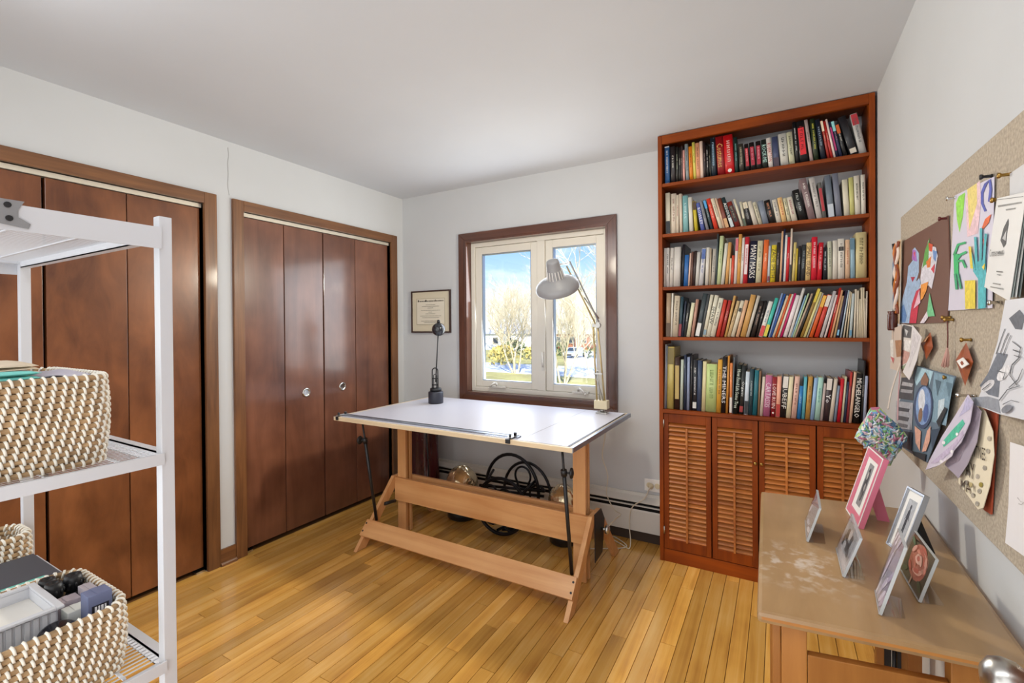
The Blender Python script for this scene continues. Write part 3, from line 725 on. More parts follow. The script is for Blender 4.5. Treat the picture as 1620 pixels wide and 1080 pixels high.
BOOKS = [
"""
-5645|257|2168|-62|1437|2f5f93|blue|w|THE ILLUSTRATED|eeeeee
-5322|258|2108|-131|1514|2b2527|black||BACON|e0dccf
-5041|141|2030|-61|1393|22221f|black||GREEN HOUSE|b9c2a4
-4888|116|1977|-6|1441|1d1c1c|black||ROUTES|d8d4c8
-4767|85|2032|14|1488|4a3a38|dark brown||NOVEL|d8c8c0
-4661|110|1776|-70|1122|e8a9a0|pink||THE LETTERS|7a2020
-4502|168|2092|-309|1302|8f9a9c|grey||SELECTED POEMS|3b4a50
-4308|182|1913|-282|1474|e8871e|orange||SKETCHES|7a3008
-4093|141|2114|-424|1409|d8d060|yellow||STORIES|5a5a20
-3945|201|2039|-312|1350|e5a27a|peach||COMMON READER|6a2a10
-3733|154|2091|-266|1671|ecd0bd|cream|||
-3573|137|2016|-204|1421|2a1c1e|black||ESSAYS|b09a94
-3418|126|1831|-248|1411|161415|black||HOUSE OF WORDS|e4e0d8
-3256|83|1726|-369|1218|23241f|black||JOURNAL|b5b49a
-3167|263|2162|-361|1589|1c2a35|navy||CONTINENTAL|9fc4dc
-2848|378|2151|-593|1392|8e1418|dark red||Costumes|d9a95a
-2464|446|2148|-570|1577|c8141c|bright red|dot|GUIDE|e8b8a8
-2000|170|1949|-395|1513|12302c|dark green||FOLK TALES|7fb8b0
-1780|235|1549|-505|1106|3a352e|olive grey||PLAYWRIGHTS|c9bfa0
-1478|199|1492|-632|1124|1a1416|black|p:b02030|VOLUME|e8a0a0
-1229|229|1520|-723|1126|1a1416|black|p:a81c34|DRAMA|d890a0
-966|227|1528|-390|1050|1a1416|black|p:ab2038|PLAYS|e0a0a8
-690|239|1553|-588|1175|182420|dark green||ROCK ME|a9d4c8
-417|206|1596|-766|1159|e6ded4|white||ROBERTSON|b02028
-195|267|1595|-560|1076|3e4768|slate blue|b:4a3c48||
120|356|1680|-674|1051|c9c7bd|light grey||READER|55564f
507|244|1694|-786|1314|c5c4a4|pale olive||DICTIONARY|40402c
797|151|2165|-781|1526|15171a|black||HISTORY OF ART|e4e4e0
972|350|2144|-855|1607|1a1a1c|black|p:d8202a|CATALOG|7a1014
1396|141|2168|-1165|1687|b6a29c|pinkish grey||THEATER|5a4440
1558|205|2157|-849|1615|25331f|dark green||THE SHAKESPEARE|d8d44a
1865|195|2073|-1302|1629|16202f|navy||DIRECTING|a8bccc
2124|103|1990|-1588|1376|a02a20|brick red|t:e8d8b8|CASTING|e8d0b0
2253|102|1939|-1681|1482|b0201c|red||ACTING|f0c8b0
2381|82|2016|-1773|1411|efd9cf|pale pink|||
2489|94|1873|-1869|1477|1f2440|navy|p:b02a6a||
2607|127|1872|-1957|1457|232c4a|navy blue|t:8fd0d0|DESIGN|d8a0a8
2775|149|1665|-2144|1062|1a1a1a|black|t:c85a20|STAGE|e0dcd0
3038|305|2005|-2500|1292|24262b|charcoal|l:d8d0c0||
3393|278|2022|-1880|1333|b9b8b4|silver grey|t:b02834|PLAYSCRIPT|5a5a5c
""",
"""
-5610|253|2380|-110|1889|d6cfb8|cream|b:23252a||
-5318|271|2292|19|1601|d8cbb8|cream||OF NATURE|9a6a58
-5041|140|2190|52|1605|d9cdb8|cream||WRITINGS|a03028
-4850|152|2228|-153|1502|d9c8b4|cream|||
-4660|274|2082|-167|1481|7fb3b5|teal||CIRCLE|d8ecec
-4330|204|1961|-369|1352|dcd8cc|white|||
-4051|169|1695|-715|1158|c9b52e|yellow|t:4a3020||
-3721|198|1590|-1688|1153|5d6bb0|periwinkle||ROWLEY|e8e8f0
-3449|140|1684|-2088|1221|8f8f96|grey||SOUVENIR|3a2c30
-3216|139|1721|-2384|1347|2b4048|dark teal|t:4a9ad0|ORIGINS|c0d0d0
-3038|204|1773|-2337|1317|d8402c|orange red||SEASONS|f4c0a8
-2773|180|1760|-2601|1386|e2d6bc|cream||TREASURY|6a5a48
-2581|95|1755|-2486|1359|d9b59a|peach|||
-2476|185|1715|-2430|1369|7a3a2c|maroon|b:cfa070||
-2217|180|1739|-2773|1288|22383c|dark teal|b:c8d0d0|ASSOULIS|f0f0ec
-1995|243|1452|-2959|1050|7e2a22|dark red|p:1e1c1a|POEMS|a08a70
-1707|114|1567|-2587|1215|d5cdb5|cream|||
-1573|112|1360|-1699|1080|cfc8b0|cream|b:4a5a44||
-1406|229|1323|-2051|1050|1d1d20|black|t:d8ccb0|COLLECTED|a8a8a8
-1125|207|1326|-2350|1050|cfc6b6|cream|||
-879|173|1256|-2466|1050|c9c2a8|cream||THE NOVELS|4a4434
-685|267|1270|-2153|1050|7b8492|slate|||
-380|264|1263|-2138|1050|1c1a18|black||KING LEAR|d89068
-63|216|1243|-1884|1050|d4cdbd|cream||STAGES OF|2f3a60
172|214|1313|-1690|1050|e6bd80|peach||GRAMMAR|c8502a
420|150|1258|-1699|1050|d5cfae|cream||GREEN ROADS|4a5a38
605|245|1277|-1907|1050|d8d0bd|cream||WATERLOO|a04858
939|294|1609|-2061|1284|181a1c|black||JOAN KEATS|c8ccc8
1328|289|2135|-1945|1358|8a7476|mauve||THE CENTURY|f0e8e0
1667|230|2105|-1587|1609|c5c0bb|light grey||ITALIAN HILL|77706a
1915|157|1809|-1261|1255|6b6b66|grey|p:b03038||
2145|256|2101|-794|1359|6c7682|steel blue|b:c0c8d0||
2458|238|2151|-765|1447|747887|slate|||
2781|222|1790|-521|1358|d6d0ba|cream|||
3017|179|1847|-349|1436|c6c37a|olive yellow|||
3209|218|1898|-293|1192|d8d3c3|cream||CHAUCER|5a564a
3454|175|1902|-147|1390|dad6c8|cream||TRAGEDIES|4a463c
""",
"""
-5750|100|2253|142|1415|d5cec6|white|||
-5626|189|2261|64|1694|d9d3cc|white||MODERN ARTS|2a2a2a
-5431|194|2237|314|1520|d0cac2|white||LETTERS|55504a
-5218|364|2257|309|1758|cfcac3|white|||
-4816|133|2377|530|1893|1a1a22|black|||
-4664|226|1771|477|1259|2f66a8|blue|||
-4427|86|1849|596|1479|d8b8a8|pink|||
-4307|106|1918|446|1296|6a4a40|brown|||
-4196|129|1966|615|1246|3a2c2c|dark brown|||
-4048|178|1875|638|1365|c9c6c0|light grey|||
-3864|216|2053|938|1284|d0d0d2|white|t:4a64a0|BLUE NILE|3a54a0
-3536|179|2084|429|1366|d8d2c6|cream|||
-3320|84|2050|275|1422|b8a890|tan|||
-3230|181|1978|587|1444|b9b4a8|grey||VARIATION|5a5650
-3009|64|2789|420|1808|4a565a|slate|||
-2938|186|2656|682|1667|c7d3a2|pale green||WOODLAND|6a7a4a
-2734|163|2236|983|1736|d8d6c8|white|||
-2524|146|2273|807|1538|d3a05e|tan|||
-2340|79|1408|582|1116|dcc8a8|cream|||
-2240|123|1552|477|1213|cf4f38|orange red|||
-2093|136|2459|458|1692|dccfc8|white|t:c8606a||
-1939|152|2650|425|1863|dca052|gold||CHRONICLES|7a4a18
-1780|121|2446|496|1746|e0dcd4|white||POETRY|30302c
-1652|201|2470|515|1818|c4303a|red|p:e0d0d0|FEMINISM|b02030
-1418|339|2223|637|1617|1d2236|navy||MANY MASKS|e8e4dc
-1054|244|2207|558|1590|cfc9a8|cream||ABOUT HOME|8a8460
-761|219|2233|544|1634|e06a32|orange||GIRL|f4d8b0
-519|112|1901|458|1501|b9c0c4|pale blue|l:7a3040||
-391|222|1925|533|1369|dcc634|yellow||ZADIE SMITH|3a3010
-137|142|2047|421|1428|2e2826|black||OUR KIND|a89888
37|81|2604|455|1940|e3b58c|peach|||
124|71|2712|494|1798|232c48|navy|||
208|98|2389|463|1611|e4e2e0|white|||
317|119|2271|443|1808|c4202a|red||HAND|f0d0c8
463|86|2685|354|1916|d9c9b8|cream|b:2a2826||
579|117|1976|575|1420|d4c07a|gold||CHARMING|2a2418
717|76|1663|490|1050|cdb23a|yellow|||
839|106|1777|288|1235|2b2a2e|black||REASON|c0bcb8
960|186|1818|446|1317|33373a|charcoal||THE WAVES|9aa2a4
1170|208|1904|345|1188|dfc083|tan||SMALL ISLAND|5a3c1c
1408|236|2163|235|1581|d4263a|red||RANDOM FAMILY|f4d8dc
1658|194|1856|502|1362|c81f2e|crimson||BOY IN LIFE|f0c0c0
1912|155|1610|172|1050|20282e|dark slate||THE ICE AGE|c8d0d4
2108|172|1889|-48|1385|c4c6ae|pale green||PERSUASION|4a5440
2294|206|1903|102|1340|d6d0c2|cream|||
2521|261|1968|26|1461|dcd6ca|cream|sq:2a2624|THE ECLIPSE|6a645a
2815|183|1894|25|1294|d9b594|peach||FRANKLIN|b0603a
3023|179|1953|-74|1460|8fb0c0|pale blue|t:5a7a8c||
3229|420|2200|24|1656|cdbf8d|khaki||ANTHOLOGY|6a5a34
""",
"""
-5622|247|2507|210|1564|a08a70|brown|b:5a4838||
-5369|97|2496|363|1575|d8d4c8|white|||
-5264|299|2332|597|1730|c8bba4|tan||JEFFERSON|6a5c4a
-4946|152|2281|718|1810|2a4450|dark teal|b:8a3038||
-4775|102|2020|986|1344|2c3444|navy|||
-4662|131|1901|1237|1335|34373a|charcoal||MODERNS|e0e0d8
-4511|185|1922|1510|1397|d9d6b6|cream|||
-4269|147|2108|1367|1428|b58a78|dusty pink|||
-4065|233|2428|1864|1664|3a4448|slate|b:d8d8d4||
-3801|125|2375|1777|1606|45484a|charcoal|||
-3663|160|2351|1816|1614|d8d2bc|cream|l:7f98a8||
-3493|204|2313|2035|1682|dcd8c4|cream||SHAW|4a4a40
-3278|236|2154|2165|1452|d9d4c0|cream||THE DUBLIN|4a4a40
-2983|172|2042|2031|1405|c8402e|red|||
-2772|154|2019|2124|1532|a5322e|dark red||MEMORY|e0b8a8
-2562|119|2260|2114|1412|c99e5e|tan|||
-2424|150|1983|2483|1433|cbb083|tan||OLD TIMES|7a5c38
-2251|182|1988|2546|1496|d4cbb4|cream|sq:3a3630||
-2012|165|2001|2334|1352|dcb08a|peach|||
-1792|245|2276|2331|1502|c99a58|light brown|||
-1524|145|2235|2497|1709|c2bdb0|grey|||
-1308|190|1946|2443|1290|2a2422|black||THE ARTIST|b0907a
-1061|111|1945|2223|1271|1e1a1a|black||DRAWN|d0c8c0
-941|197|1903|2659|1329|e0e0d8|white|b:d04040|CRAFTS|4a6a8a
-727|161|2087|2775|1556|3fb5a5|turquoise|b:d8c840||
-479|74|2330|2638|1487|8fa6cf|light blue|||
-397|86|2298|2791|1558|27539b|blue|||
-301|92|2215|2993|1506|dcc8a8|cream|||
-181|92|2297|2921|1769|cf5a24|rust orange|||
-61|84|2276|2851|1590|dcd6c4|cream|||
48|96|2312|2787|1790|c01e62|magenta|||
173|177|2188|2712|1423|e8dfe0|white|||
399|113|2541|2570|1730|d9d5d0|white|||
522|64|2192|2898|1616|8fb4d0|light blue|||
595|64|2302|2964|1794|b8d3a8|pale green|||
669|83|2307|3281|1617|b09a84|taupe|||
781|85|2312|3208|1527|222222|black|||
917|129|2545|3046|1633|9a7a3a|olive brown|t:cdb83a||
1067|100|2348|3035|1679|d5cc8a|pale yellow|||
1202|64|2300|2949|1505|a8a49c|grey|||
1300|158|2158|2847|1651|d8602a|orange|t:e0ac40||
1518|176|2165|2653|1669|c43626|red|t:dcd4c8||
1751|127|2333|2475|1524|c0bcbc|light grey|||
1934|77|2134|2291|1430|e0cfcc|pale pink|||
2078|82|2467|2025|1888|b3261c|red||GARDENS|f0e0d8
2186|77|2339|1960|1721|dfa37a|peach|||
2318|80|2057|1754|1574|b89a70|tan|||
2424|90|2303|1678|1571|2a2440|navy|l:7fb8d8||
2582|54|2313|1426|1488|a9bccb|pale blue|||
2706|52|2250|1154|1513|d4c8b0|cream|||
2833|48|2194|846|1674|cdbf9f|cream|||
2937|106|2126|618|1422|b8c4c4|pale blue|l:5a90b0||
3109|68|2330|343|1590|d6cbb6|cream|||
3222|81|2257|166|1569|cfc4ae|cream|||
3313|46|1853|215|1289|d8ccb0|cream|||
3373|68|2399|167|1664|d4c8ae|cream|||
3447|56|2395|188|1881|cfc2a6|cream|||
3514|49|1877|163|1217|d2c6b2|cream|||
3570|55|2222|200|1379|c8bfae|cream|||
""",
"""
-5750|34|3710|221|1940|c8c4bc|white|||
-5712|77|3627|253|1940|7c8494|grey|||
-5615|357|3565|215|1940|bfae63|olive tan|t:7a6c3c||
-5206|292|2985|120|1940|3a2620|dark brown|p:b8a060||
-4898|151|2850|274|1940|b3bdb0|pale teal|||
-4688|146|3123|114|1940|26324a|navy|||
-4531|137|3004|181|1940|8d9bb8|grey blue|||
-4374|117|3113|300|1940|1c1c20|black|||
-4238|232|2848|253|1940|23262e|black|l:d0d0cc|THE COMPLETE|e0e0e0
-3999|222|2835|292|1940|3b4a66|dark blue|||
-3754|195|2783|375|1940|d9cfa0|cream|||
-3538|530|2647|317|1779|b9cd86|pale green||ENGLISH WORLD|8aa058
-2996|227|2907|387|1940|d9a23e|mustard||CHIPPENDALE|8a5a1c
-2760|222|3054|379|1940|1e1c1e|black||THE MINERS|e8e4e4
-2523|101|3121|426|1940|c98a3a|orange tan|||
-2343|126|2745|213|1940|d8834a|orange|b:d8d4cc||
-2210|44|3068|345|1940|6a7278|grey|||
-2160|223|2668|870|1940|16201d|black||How Food Life Some Tree|d8e4d4
-1879|197|2631|677|1653|23282a|black|l:9a2a2a|Organic|e8ece8
-1636|190|2303|507|1802|c8d4e0|pale blue|b:22262c||
-1423|183|2448|436|1824|27424c|dark teal||PAINTING|c0ccc8
-1229|201|2401|569|1888|1f6a78|teal|||
-992|89|2350|444|1836|8a6a50|brown|||
-890|135|2072|742|1620|d5c8b8|cream|||
-738|306|2155|710|1560|b8688c|mauve pink||CARTASSIS|e8d0e0
-391|207|2085|546|1298|8e2028|dark red|dot|LOVE RUIN|f0d8d0
-165|194|2114|487|1594|e8a58c|peach|b:b03028||
38|253|2167|742|1411|1f1e1e|black|t:e0dcd4|NUBEFF|e4e0d8
305|199|2123|718|1431|e3d9b4|cream|||
531|223|2156|848|1594|dcb4a4|pale pink||EYES WIDE|8a4a44
786|161|1681|785|1201|2d7ab8|blue||BLUE|b0d8f0
985|132|2152|596|1494|5fb0bf|turquoise|||
1138|196|2163|722|1707|b98e48|golden brown||THE RULE|8a5c20
1350|159|2123|903|1550|8fb2d8|light blue|||
1529|219|2148|842|1464|a9d3c6|aqua||SPRING|4a9a94
1770|107|1869|889|1243|b9a9a4|pinkish grey|||
1895|231|2147|829|1664|3a2c30|dark brown|t:dcd4cc|Yo|f0f0f0
2135|154|2111|1045|1490|cfc4b4|cream|||
2326|99|1793|984|1364|7d8ca0|slate blue|||
2459|132|2121|831|1450|c4182a|red|||
2621|82|2236|784|1466|c0bda0|sage|||
2726|79|1990|786|1425|2b3550|navy|||
2825|96|2488|716|1909|8a3038|maroon|t:b02a20||
2936|110|2466|842|1605|d9b59a|peach|||
3094|242|2429|669|1852|1c1c1a|black||MICHELANGELO|f0ece4
3385|82|3035|494|1940|201e1e|black||Leonardo|c8c4bc
3478|118|2313|449|1769|a8b4cc|pale blue|||
""",
]
for row, txt in enumerate(BOOKS):
    for k, ln in enumerate(txt.strip().split('\n')):
        q = ln.split('|')
        x, wd, h, tilt, dep = [float(v) / 10000 for v in q[:5]]
        book(row, k, x, wd, h, tilt, q[5], q[6], q[7], q[8], q[9], dep)
# ================================================================== BASEBOARD HEATER, OUTLET, DIPLOMA
ht = thing('baseboard_heater', 'long off-white baseboard heater along the foot of the window wall', 'heater', (-1.4, 2.94, 0))
hx0, hx1 = -2.765, -.602
MB().box(hx0, YB - .012, .03, hx1, YB - .001, .288).build('back_plate', m_heater, ht)
MB().prism([(hx0, YB - .0125, .268), (hx0, YB - .064, .250), (hx0, YB - .064, .243), (hx0, YB - .0125, .259)], (hx1 - hx0, 0, 0)).build('top_lip', m_heater, ht)
MB().box(hx0, YB - .060, .217, hx1, YB - .050, .224).build('damper', m_heater, ht)
MB().box(hx0, YB - .045, .05, hx1, YB - .0125, .235).build('interior_shade', m_dark, ht)  # near-black block paints the shade inside the heater slots
MB().prism([(hx0, YB - .070, .190), (hx0, YB - .066, .200), (hx0, YB - .060, .198), (hx0, YB - .060, .062), (hx0, YB - .070, .066)], (hx1 - hx0, 0, 0)).build('front_cover', m_heater, ht)
MB().box(hx0, YB - .050, 0, hx1, YB - .046, .06).build('toe_shade_strip', m_toe, ht)  # dark strip paints the shade below the front cover

ol = thing('outlet', 'white wall outlet with a round plug, low beside the bookcase', 'outlet', (-.68, YB, .345))
MB().box(-.742, YB - .008, .308, -.626, YB - .0005, .384).build('cover_plate', m_paper, ol, bevel=.002)
for xc in (-.712, -.662):
    MB().cyl((xc, YB - .0085, .346), (xc, YB - .011, .346), .017, n=20).build('socket', m_cream, ol)
MB().lathe([(.017, 0), (.017, .012), (.010, .022), (.004, .028), (.0001, .029)], Matrix.Translation((-.700, YB - .0115, .344)) @ Matrix.Rotation(math.pi / 2, 4, 'X'), 18).build('plug', m_cream, ol)

df = thing('framed_diploma', 'small framed diploma with cream mat, on the wall left of the window', 'diploma', (-2.464, YB, 1.48))
dx0, dx1, dz0, dz1 = -2.668, -2.261, 1.307, 1.652
ring(dx0, dx1, dz0, dz1, .011, YB - .020, YB - .001).build('frame', pbr('diploma_frame', '3a2622', .4), df, bevel=.002)
MB().box(dx0 + .0115, YB - .012, dz0 + .0115, dx1 - .0115, YB - .002, dz1 - .0115).build('mat', pbr('diploma_mat', 'cfc6ae', .8), df)
MB().box(dx0 + .06, YB - .0135, dz0 + .07, dx1 - .06, YB - .0123, dz1 - .07).build('certificate', pbr('diploma_paper', 'd9d2c0', .8), df)
pr = MB(); yy = YB - .0140
xm = (dx0 + dx1) / 2
rnd = random.Random(2)
def inkline(pr, x0, x1, z, hh, y, gap=.5, s=.006):
    x = x0
    while x < x1:
        wd = s * rnd.uniform(.5, 1.6); pr.poly([(x, y, z - hh / 2), (min(x + wd, x1), y, z - hh / 2), (min(x + wd, x1), y, z + hh / 2), (x, y, z + hh / 2)]); x += wd + s * gap
ring_pr = ring(dx0 + .056, dx1 - .056, dz0 + .066, dz1 - .066, .0012, yy, yy + .0006)
for xa in (-.125, -.045, .055): inkline(pr, xm + xa - .008, xm + xa + .005, 1.568, .016, yy, 1, .012)
inkline(pr, xm - .115, xm + .135, 1.565, .010, yy)
for z, a in ((1.535, .05), (1.522, .09), (1.509, .03), (1.490, .10), (1.476, .02), (1.462, .05), (1.444, .11), (1.430, .09), (1.402, .10), (1.390, .07)):
    inkline(pr, xm - a, xm + a, z, .0035, yy, .35, .004)
pr.build('lettering', m_ink, df, color='4a443c')
ring_pr.build('printed_border', m_ink, df, color='6a6252')

# ================================================================== DRAFTING TABLE
tb = thing('drafting_table', 'wooden drafting table with white top, trestle legs and long trough, under the window', 'table', (-1.58, 2.33, 0))
TX0, TX1, TY0, TY1, TZ = -2.363, -.797, 1.917, 2.848, .810
b = MB().box(TX0 + .019, TY0 + .019, TZ - .020, TX1 - .019, TY1 - .019, TZ - .0012)
b.build('board', m_tableedge, tb)
MB().box(TX0 + .0, TY0, TZ - .022, TX1, TY0 + .0185, TZ).build('front_edge', m_tableedge, tb, bevel=.0015)
MB().box(TX0, TY1 - .0185, TZ - .022, TX1, TY1, TZ).build('back_edge', m_tableedge, tb, bevel=.0015)
MB().box(TX0, TY0 + .019, TZ - .022, TX0 + .0185, TY1 - .019, TZ).build('side_edge', m_tableedge, tb)
MB().box(TX1 - .0185, TY0 + .019, TZ - .022, TX1, TY1 - .019, TZ).build('side_edge', m_tableedge, tb)
e = MB().box(TX1 + .0002, TY0 + .002, TZ - .0215, TX1 + .003, TY1, TZ + .001).box(TX1 - .012, TY0 + .002, TZ + .0003, TX1 + .003, TY1, TZ + .0018)
e.build('edge_strip', m_alu, tb)
MB().box(TX1 - .030, TY0 + .02, TZ - .0008, TX1 - .022, TY1 - .02, TZ + .0006).build('edge_groove', m_black, tb)
e = MB().box(TX0 - .003, TY0 + .002, TZ - .0215, TX0 - .0002, TY1, TZ + .001)
e.build('edge_strip', m_alu, tb)
MB().box(TX0 + .022, TY0 + .022, TZ - .001, -1.0775, TY1 - .005, TZ + .0008).build('drawing_surface', m_laminate, tb)
MB().box(-1.0752, TY0 + .022, TZ - .001, TX1 - .033, TY1 - .005, TZ + .0008).build('drawing_surface', m_laminate, tb)
for xa, xb in ((-2.205, -2.136), (-.953, -.882)):
    MB().box(xa, 2.298, 0.001, xb, 2.320, TZ - .0225).build('post', m_tablewood_z, tb, bevel=.0015)
    MB().box(xa, 2.340, 0.001, xb, 2.362, TZ - .0225).build('post', m_tablewood_z, tb, bevel=.0015)
    MB().box(xa + .008, 2.3205, .03, xb - .008, 2.3395, TZ - .03).build('post_core', m_deskwood, tb)
LX, RX = -2.209, -.860
MB().box(LX, 2.274, .212, RX, 2.2975, .362).build('trough_board', m_tablewood, tb, bevel=.002)
MB().box(LX, 2.3625, .212, RX, 2.386, .362).build('trough_board', m_tablewood, tb, bevel=.002)
MB().box(LX + .08, 2.2980, .212, LX + .0, 2.362, .230) if False else None
for xa in (LX - .0245, RX + .0005):
    xb = xa + .024
    MB().prism([(xa, 1.945, .001), (xa, 2.022, .001), (xa, 2.345, .370), (xa, 2.268, .370)], (.024, 0, 0)).build('leg', m_tablewood_z, tb, bevel=.002)
    MB().prism([(xa, 2.648, .001), (xa, 2.725, .001), (xa, 2.402, .370), (xa, 2.346, .370), (xa, 2.346, .345)], (.024, 0, 0)).build('leg', m_tablewood_z, tb, bevel=.002)
sl = Vector((0, .0722, .0822)).normalized(); no = Vector((0, -sl.z, sl.y))
p0 = Vector((LX - .0245, 1.945 + .070 * .878, .071))
q = [p0, p0 + sl * .100, p0 + sl * .100 + no * .020, p0 + no * .020]
MB().prism([v + no * .0006 for v in q], (RX - LX + .049, 0, 0)).build('stretcher', m_tablewood, tb, bevel=.002)
for xc in (LX - .013, RX + .013):
    for f in (.028, .075):
        c = p0 + sl * f + no * .0205; c.x = xc
        MB().cyl(c, c + no * .002, .0055, n=10).build('bolt', m_black, tb)
for xc, s in ((-.876, 1), (-2.190, -1)):
    ptop, pb = Vector((xc, 1.985, .7870)), Vector((xc, 2.092, .148))
    dv = pb - ptop
    MB().cyl(ptop, ptop + dv * .40, .006, n=10).build('prop_rod', m_black, tb)
    MB().cyl(ptop + dv * .20, pb, .0095, n=10).build('prop_sleeve', m_black, tb)
    c = ptop + dv * .19
    MB().cyl(c - dv * .022, c + dv * .022, .015, n=12).build('prop_collar', m_black, tb)
    MB().box(xc - .022, 1.965, .776, xc + .012, 1.998, .7875).build('prop_bracket', m_black, tb)
    kx = c + Vector((.012, .004, 0)) if s > 0 else c + Vector((-.012, -.004, 0))
    ke = Vector((1, .25, 0)).normalized() * (.034 * s)
    kb = MB().cyl(kx, kx + ke * .5, .005, n=8).lathe([(.008, 0), (.024, .004), (.026, .010), (.022, .016), (.006, .020), (.0001, .021)], Matrix.Translation(kx + ke * .4) @ ke.to_track_quat('Z', 'Y').to_matrix().to_4x4(), 16)
    kb.build('prop_knob', m_black, tb)
xa = RX + .0250
MB().prism([(xa, 2.300, .372), (xa, 2.398, .372), (xa, 2.452, .300), (xa, 2.415, .130), (xa, 2.300, .120)], (.004, 0, 0)).build('brace_plate', m_black, tb)
kb = MB().cyl((xa + .004, 2.40, .262), (xa + .030, 2.40, .262), .008, n=10).lathe([(.010, 0), (.022, .004), (.024, .014), (.018, .022), (.0001, .024)], Matrix.Translation((xa + .024, 2.40, .262)) @ Matrix.Rotation(math.pi / 2, 4, 'Y'), 16)
kb.build('brace_knob', m_steel, tb)
MB().tube([(LX + .004, 2.176, .218), (LX + .006, 2.24, .212), (LX + .006, 2.270, .206)], .011, 8).build('foot_lever', m_black, tb)

se = thing('drafting_straightedge', 'long dark straightedge clipped along the front of the drafting table', 'ruler', (-1.73, 1.99, TZ))
MB().box(-2.345, 1.962, TZ + .0018, -1.098, 1.986, TZ + .0062).build('blade', m_alu, se)
MB().box(-2.345, 1.9865, TZ + .0018, -1.098, 1.996, TZ + .0068).build('dark_rib', m_black, se)
MB().box(-1.50, 1.9445, TZ + .0016, -1.110, 1.9615, TZ + .0040).build('clear_edge', m_acrylic, se)
for xc in (-2.338, -1.126):
    MB().box(xc - .012, 1.925, TZ + .0070, xc + .012, 1.998, TZ + .0095).build('clamp', m_steel, se)
    MB().cyl((xc, 1.935, TZ + .0014), (xc, 1.935, TZ + .024), .006, n=10).build('clamp_post', m_black, se)
    MB().cyl((xc, 1.986, TZ + .0096), (xc, 1.986, TZ + .022), .008, n=10).build('clamp_screw', m_black, se)
MB().box(-1.138, 1.9085, TZ - .016, -1.114, 1.9160, TZ + .004).build('clamp_jaw', m_black, se)
MB().box(-2.335, 1.9085, TZ - .016, -2.318, 1.9160, TZ + .004).build('clamp_jaw', m_black, se)

# small black lamp with a round head
lp = thing('desk_lamp', 'small black desk lamp with ball head on the left end of the drafting table', 'lamp', (-2.123, 2.60, TZ))
bx, by, bz = -2.123, 2.600, TZ + .001
MB().lathe([(.050, 0), (.053, .004), (.053, .078), (.050, .084), (.0001, .084)], Matrix.Translation((bx, by, bz)), 32).build('base', pbr('lamp_base', '2b2d38', .4), lp)
MB().lathe([(.040, .0845), (.040, .105), (.036, .108), (.0001, .108)], Matrix.Translation((bx, by, bz)), 28).build('collar', m_black, lp)
ux = Vector((.867, .498, 0))
for s, rr in ((.020, .0042), (.011, .003)):
    c0 = Vector((bx, by, bz + .10)) - ux * .004
    top = .250 if s > .015 else .205
    P = [c0 - ux * s, c0 - ux * s + Vector((0, 0, top - .10 - s))] + arc(c0 + Vector((0, 0, top - .10 - s)), ux, (0, 0, 1), s, math.pi, 0, 10) + [c0 + ux * s]
    MB().tube(P, rr, 8).build('bracket_loop', m_black, lp)
MB().cyl((bx, by, bz + .15), (bx + ux.x * .02, by + ux.y * .02, bz + .485), .0042, n=8).build('stem', m_black, lp)
hc = Vector((bx + ux.x * .024, by + ux.y * .024, bz + .525))
MB().ball(hc, .048, 12).build('head', pbr('lamp_head', '26282e', .22, coat=.4), lp)
MB().lathe([(.012, 0), (.012, .016), (.008, .022), (.0001, .024)], Matrix.Translation(hc + Vector((0, 0, .045))), 14).build('head_cap', m_black, lp)
for z in (.13, .175):
    MB().cyl(Vector((bx, by, bz + z)) - ux * .026, Vector((bx, by, bz + z)) + ux * .018, .004, n=8).build('cross_pin', m_black, lp)

# balanced-arm lamp clamped to the back edge
al = thing('arm_lamp', 'grey balanced-arm drafting lamp clamped to the right back of the drafting table', 'lamp', (-.957, 2.77, TZ))
ux = Vector((1, .1, 0)).normalized()
bl = Vector((-.980, 2.79, TZ + .004))
MB().box(-.995, 2.745, TZ + .030, -.912, 2.800, TZ + .082).build('spring_box', m_cream, al, bevel=.004)
MB().cyl((-.950, 2.772, TZ + .0105), (-.950, 2.772, TZ + .0298), .014, n=14).build('swivel_post', m_steel, al)
MB().box(-.985, 2.745, TZ + .0012, -.915, 2.800, TZ + .0100).build('clamp', m_steel, al, bevel=.002)
J = Vector((-.950, 2.70, 1.356))
for a, bq in ((Vector((-.985, 2.772, TZ + .0825)), J + Vector((-.030, 0, -.004))), (Vector((-.935, 2.772, TZ + .0825)), J + Vector((-.002, 0, 0)))):
    MB().cyl(a, bq, .0058, n=8).build('lower_arm', m_goldrod, al)
MB().cyl((-.962, 2.766, TZ + .0825), (-.966, 2.735, 1.08), .0042, n=6).build('spring', m_steel, al)
MB().cyl((-.940, 2.760, TZ + .0825), (-.984, 2.735, 1.06), .0042, n=6).build('spring', m_steel, al)
MB().box(-.990, 2.730, 1.055, -.935, 2.737, 1.063).build('spring_bar', m_steel, al)
MB().cyl(J + Vector((.002, -.012, 0)), J + Vector((.002, .012, 0)), .016, n=14).box(J.x - .035, J.y - .006, J.z - .010, J.x + .006, J.y + .006, J.z + .012).build('elbow', m_steel, al)
H = Vector((-1.118, 2.645, 1.735))
off = Vector((.010, 0, .014))
for s in (-1, 1):
    MB().cyl(J + off * s * .8 + Vector((0, -.004, .008)), H + off * s, .0052, n=8).build('upper_arm', m_goldrod if s < 0 else m_shade, al)
MB().cyl(J + Vector((.004, .006, .04)), J.lerp(H, .45), .0050, n=6).build('spring', m_steel, al)
ctr = Vector((-1.150, 2.560, 1.578)); ax = Vector((.06, -.545, .84)).normalized()
TM = Matrix.Translation(ctr) @ ax.to_track_quat('Z', 'Y').to_matrix().to_4x4()
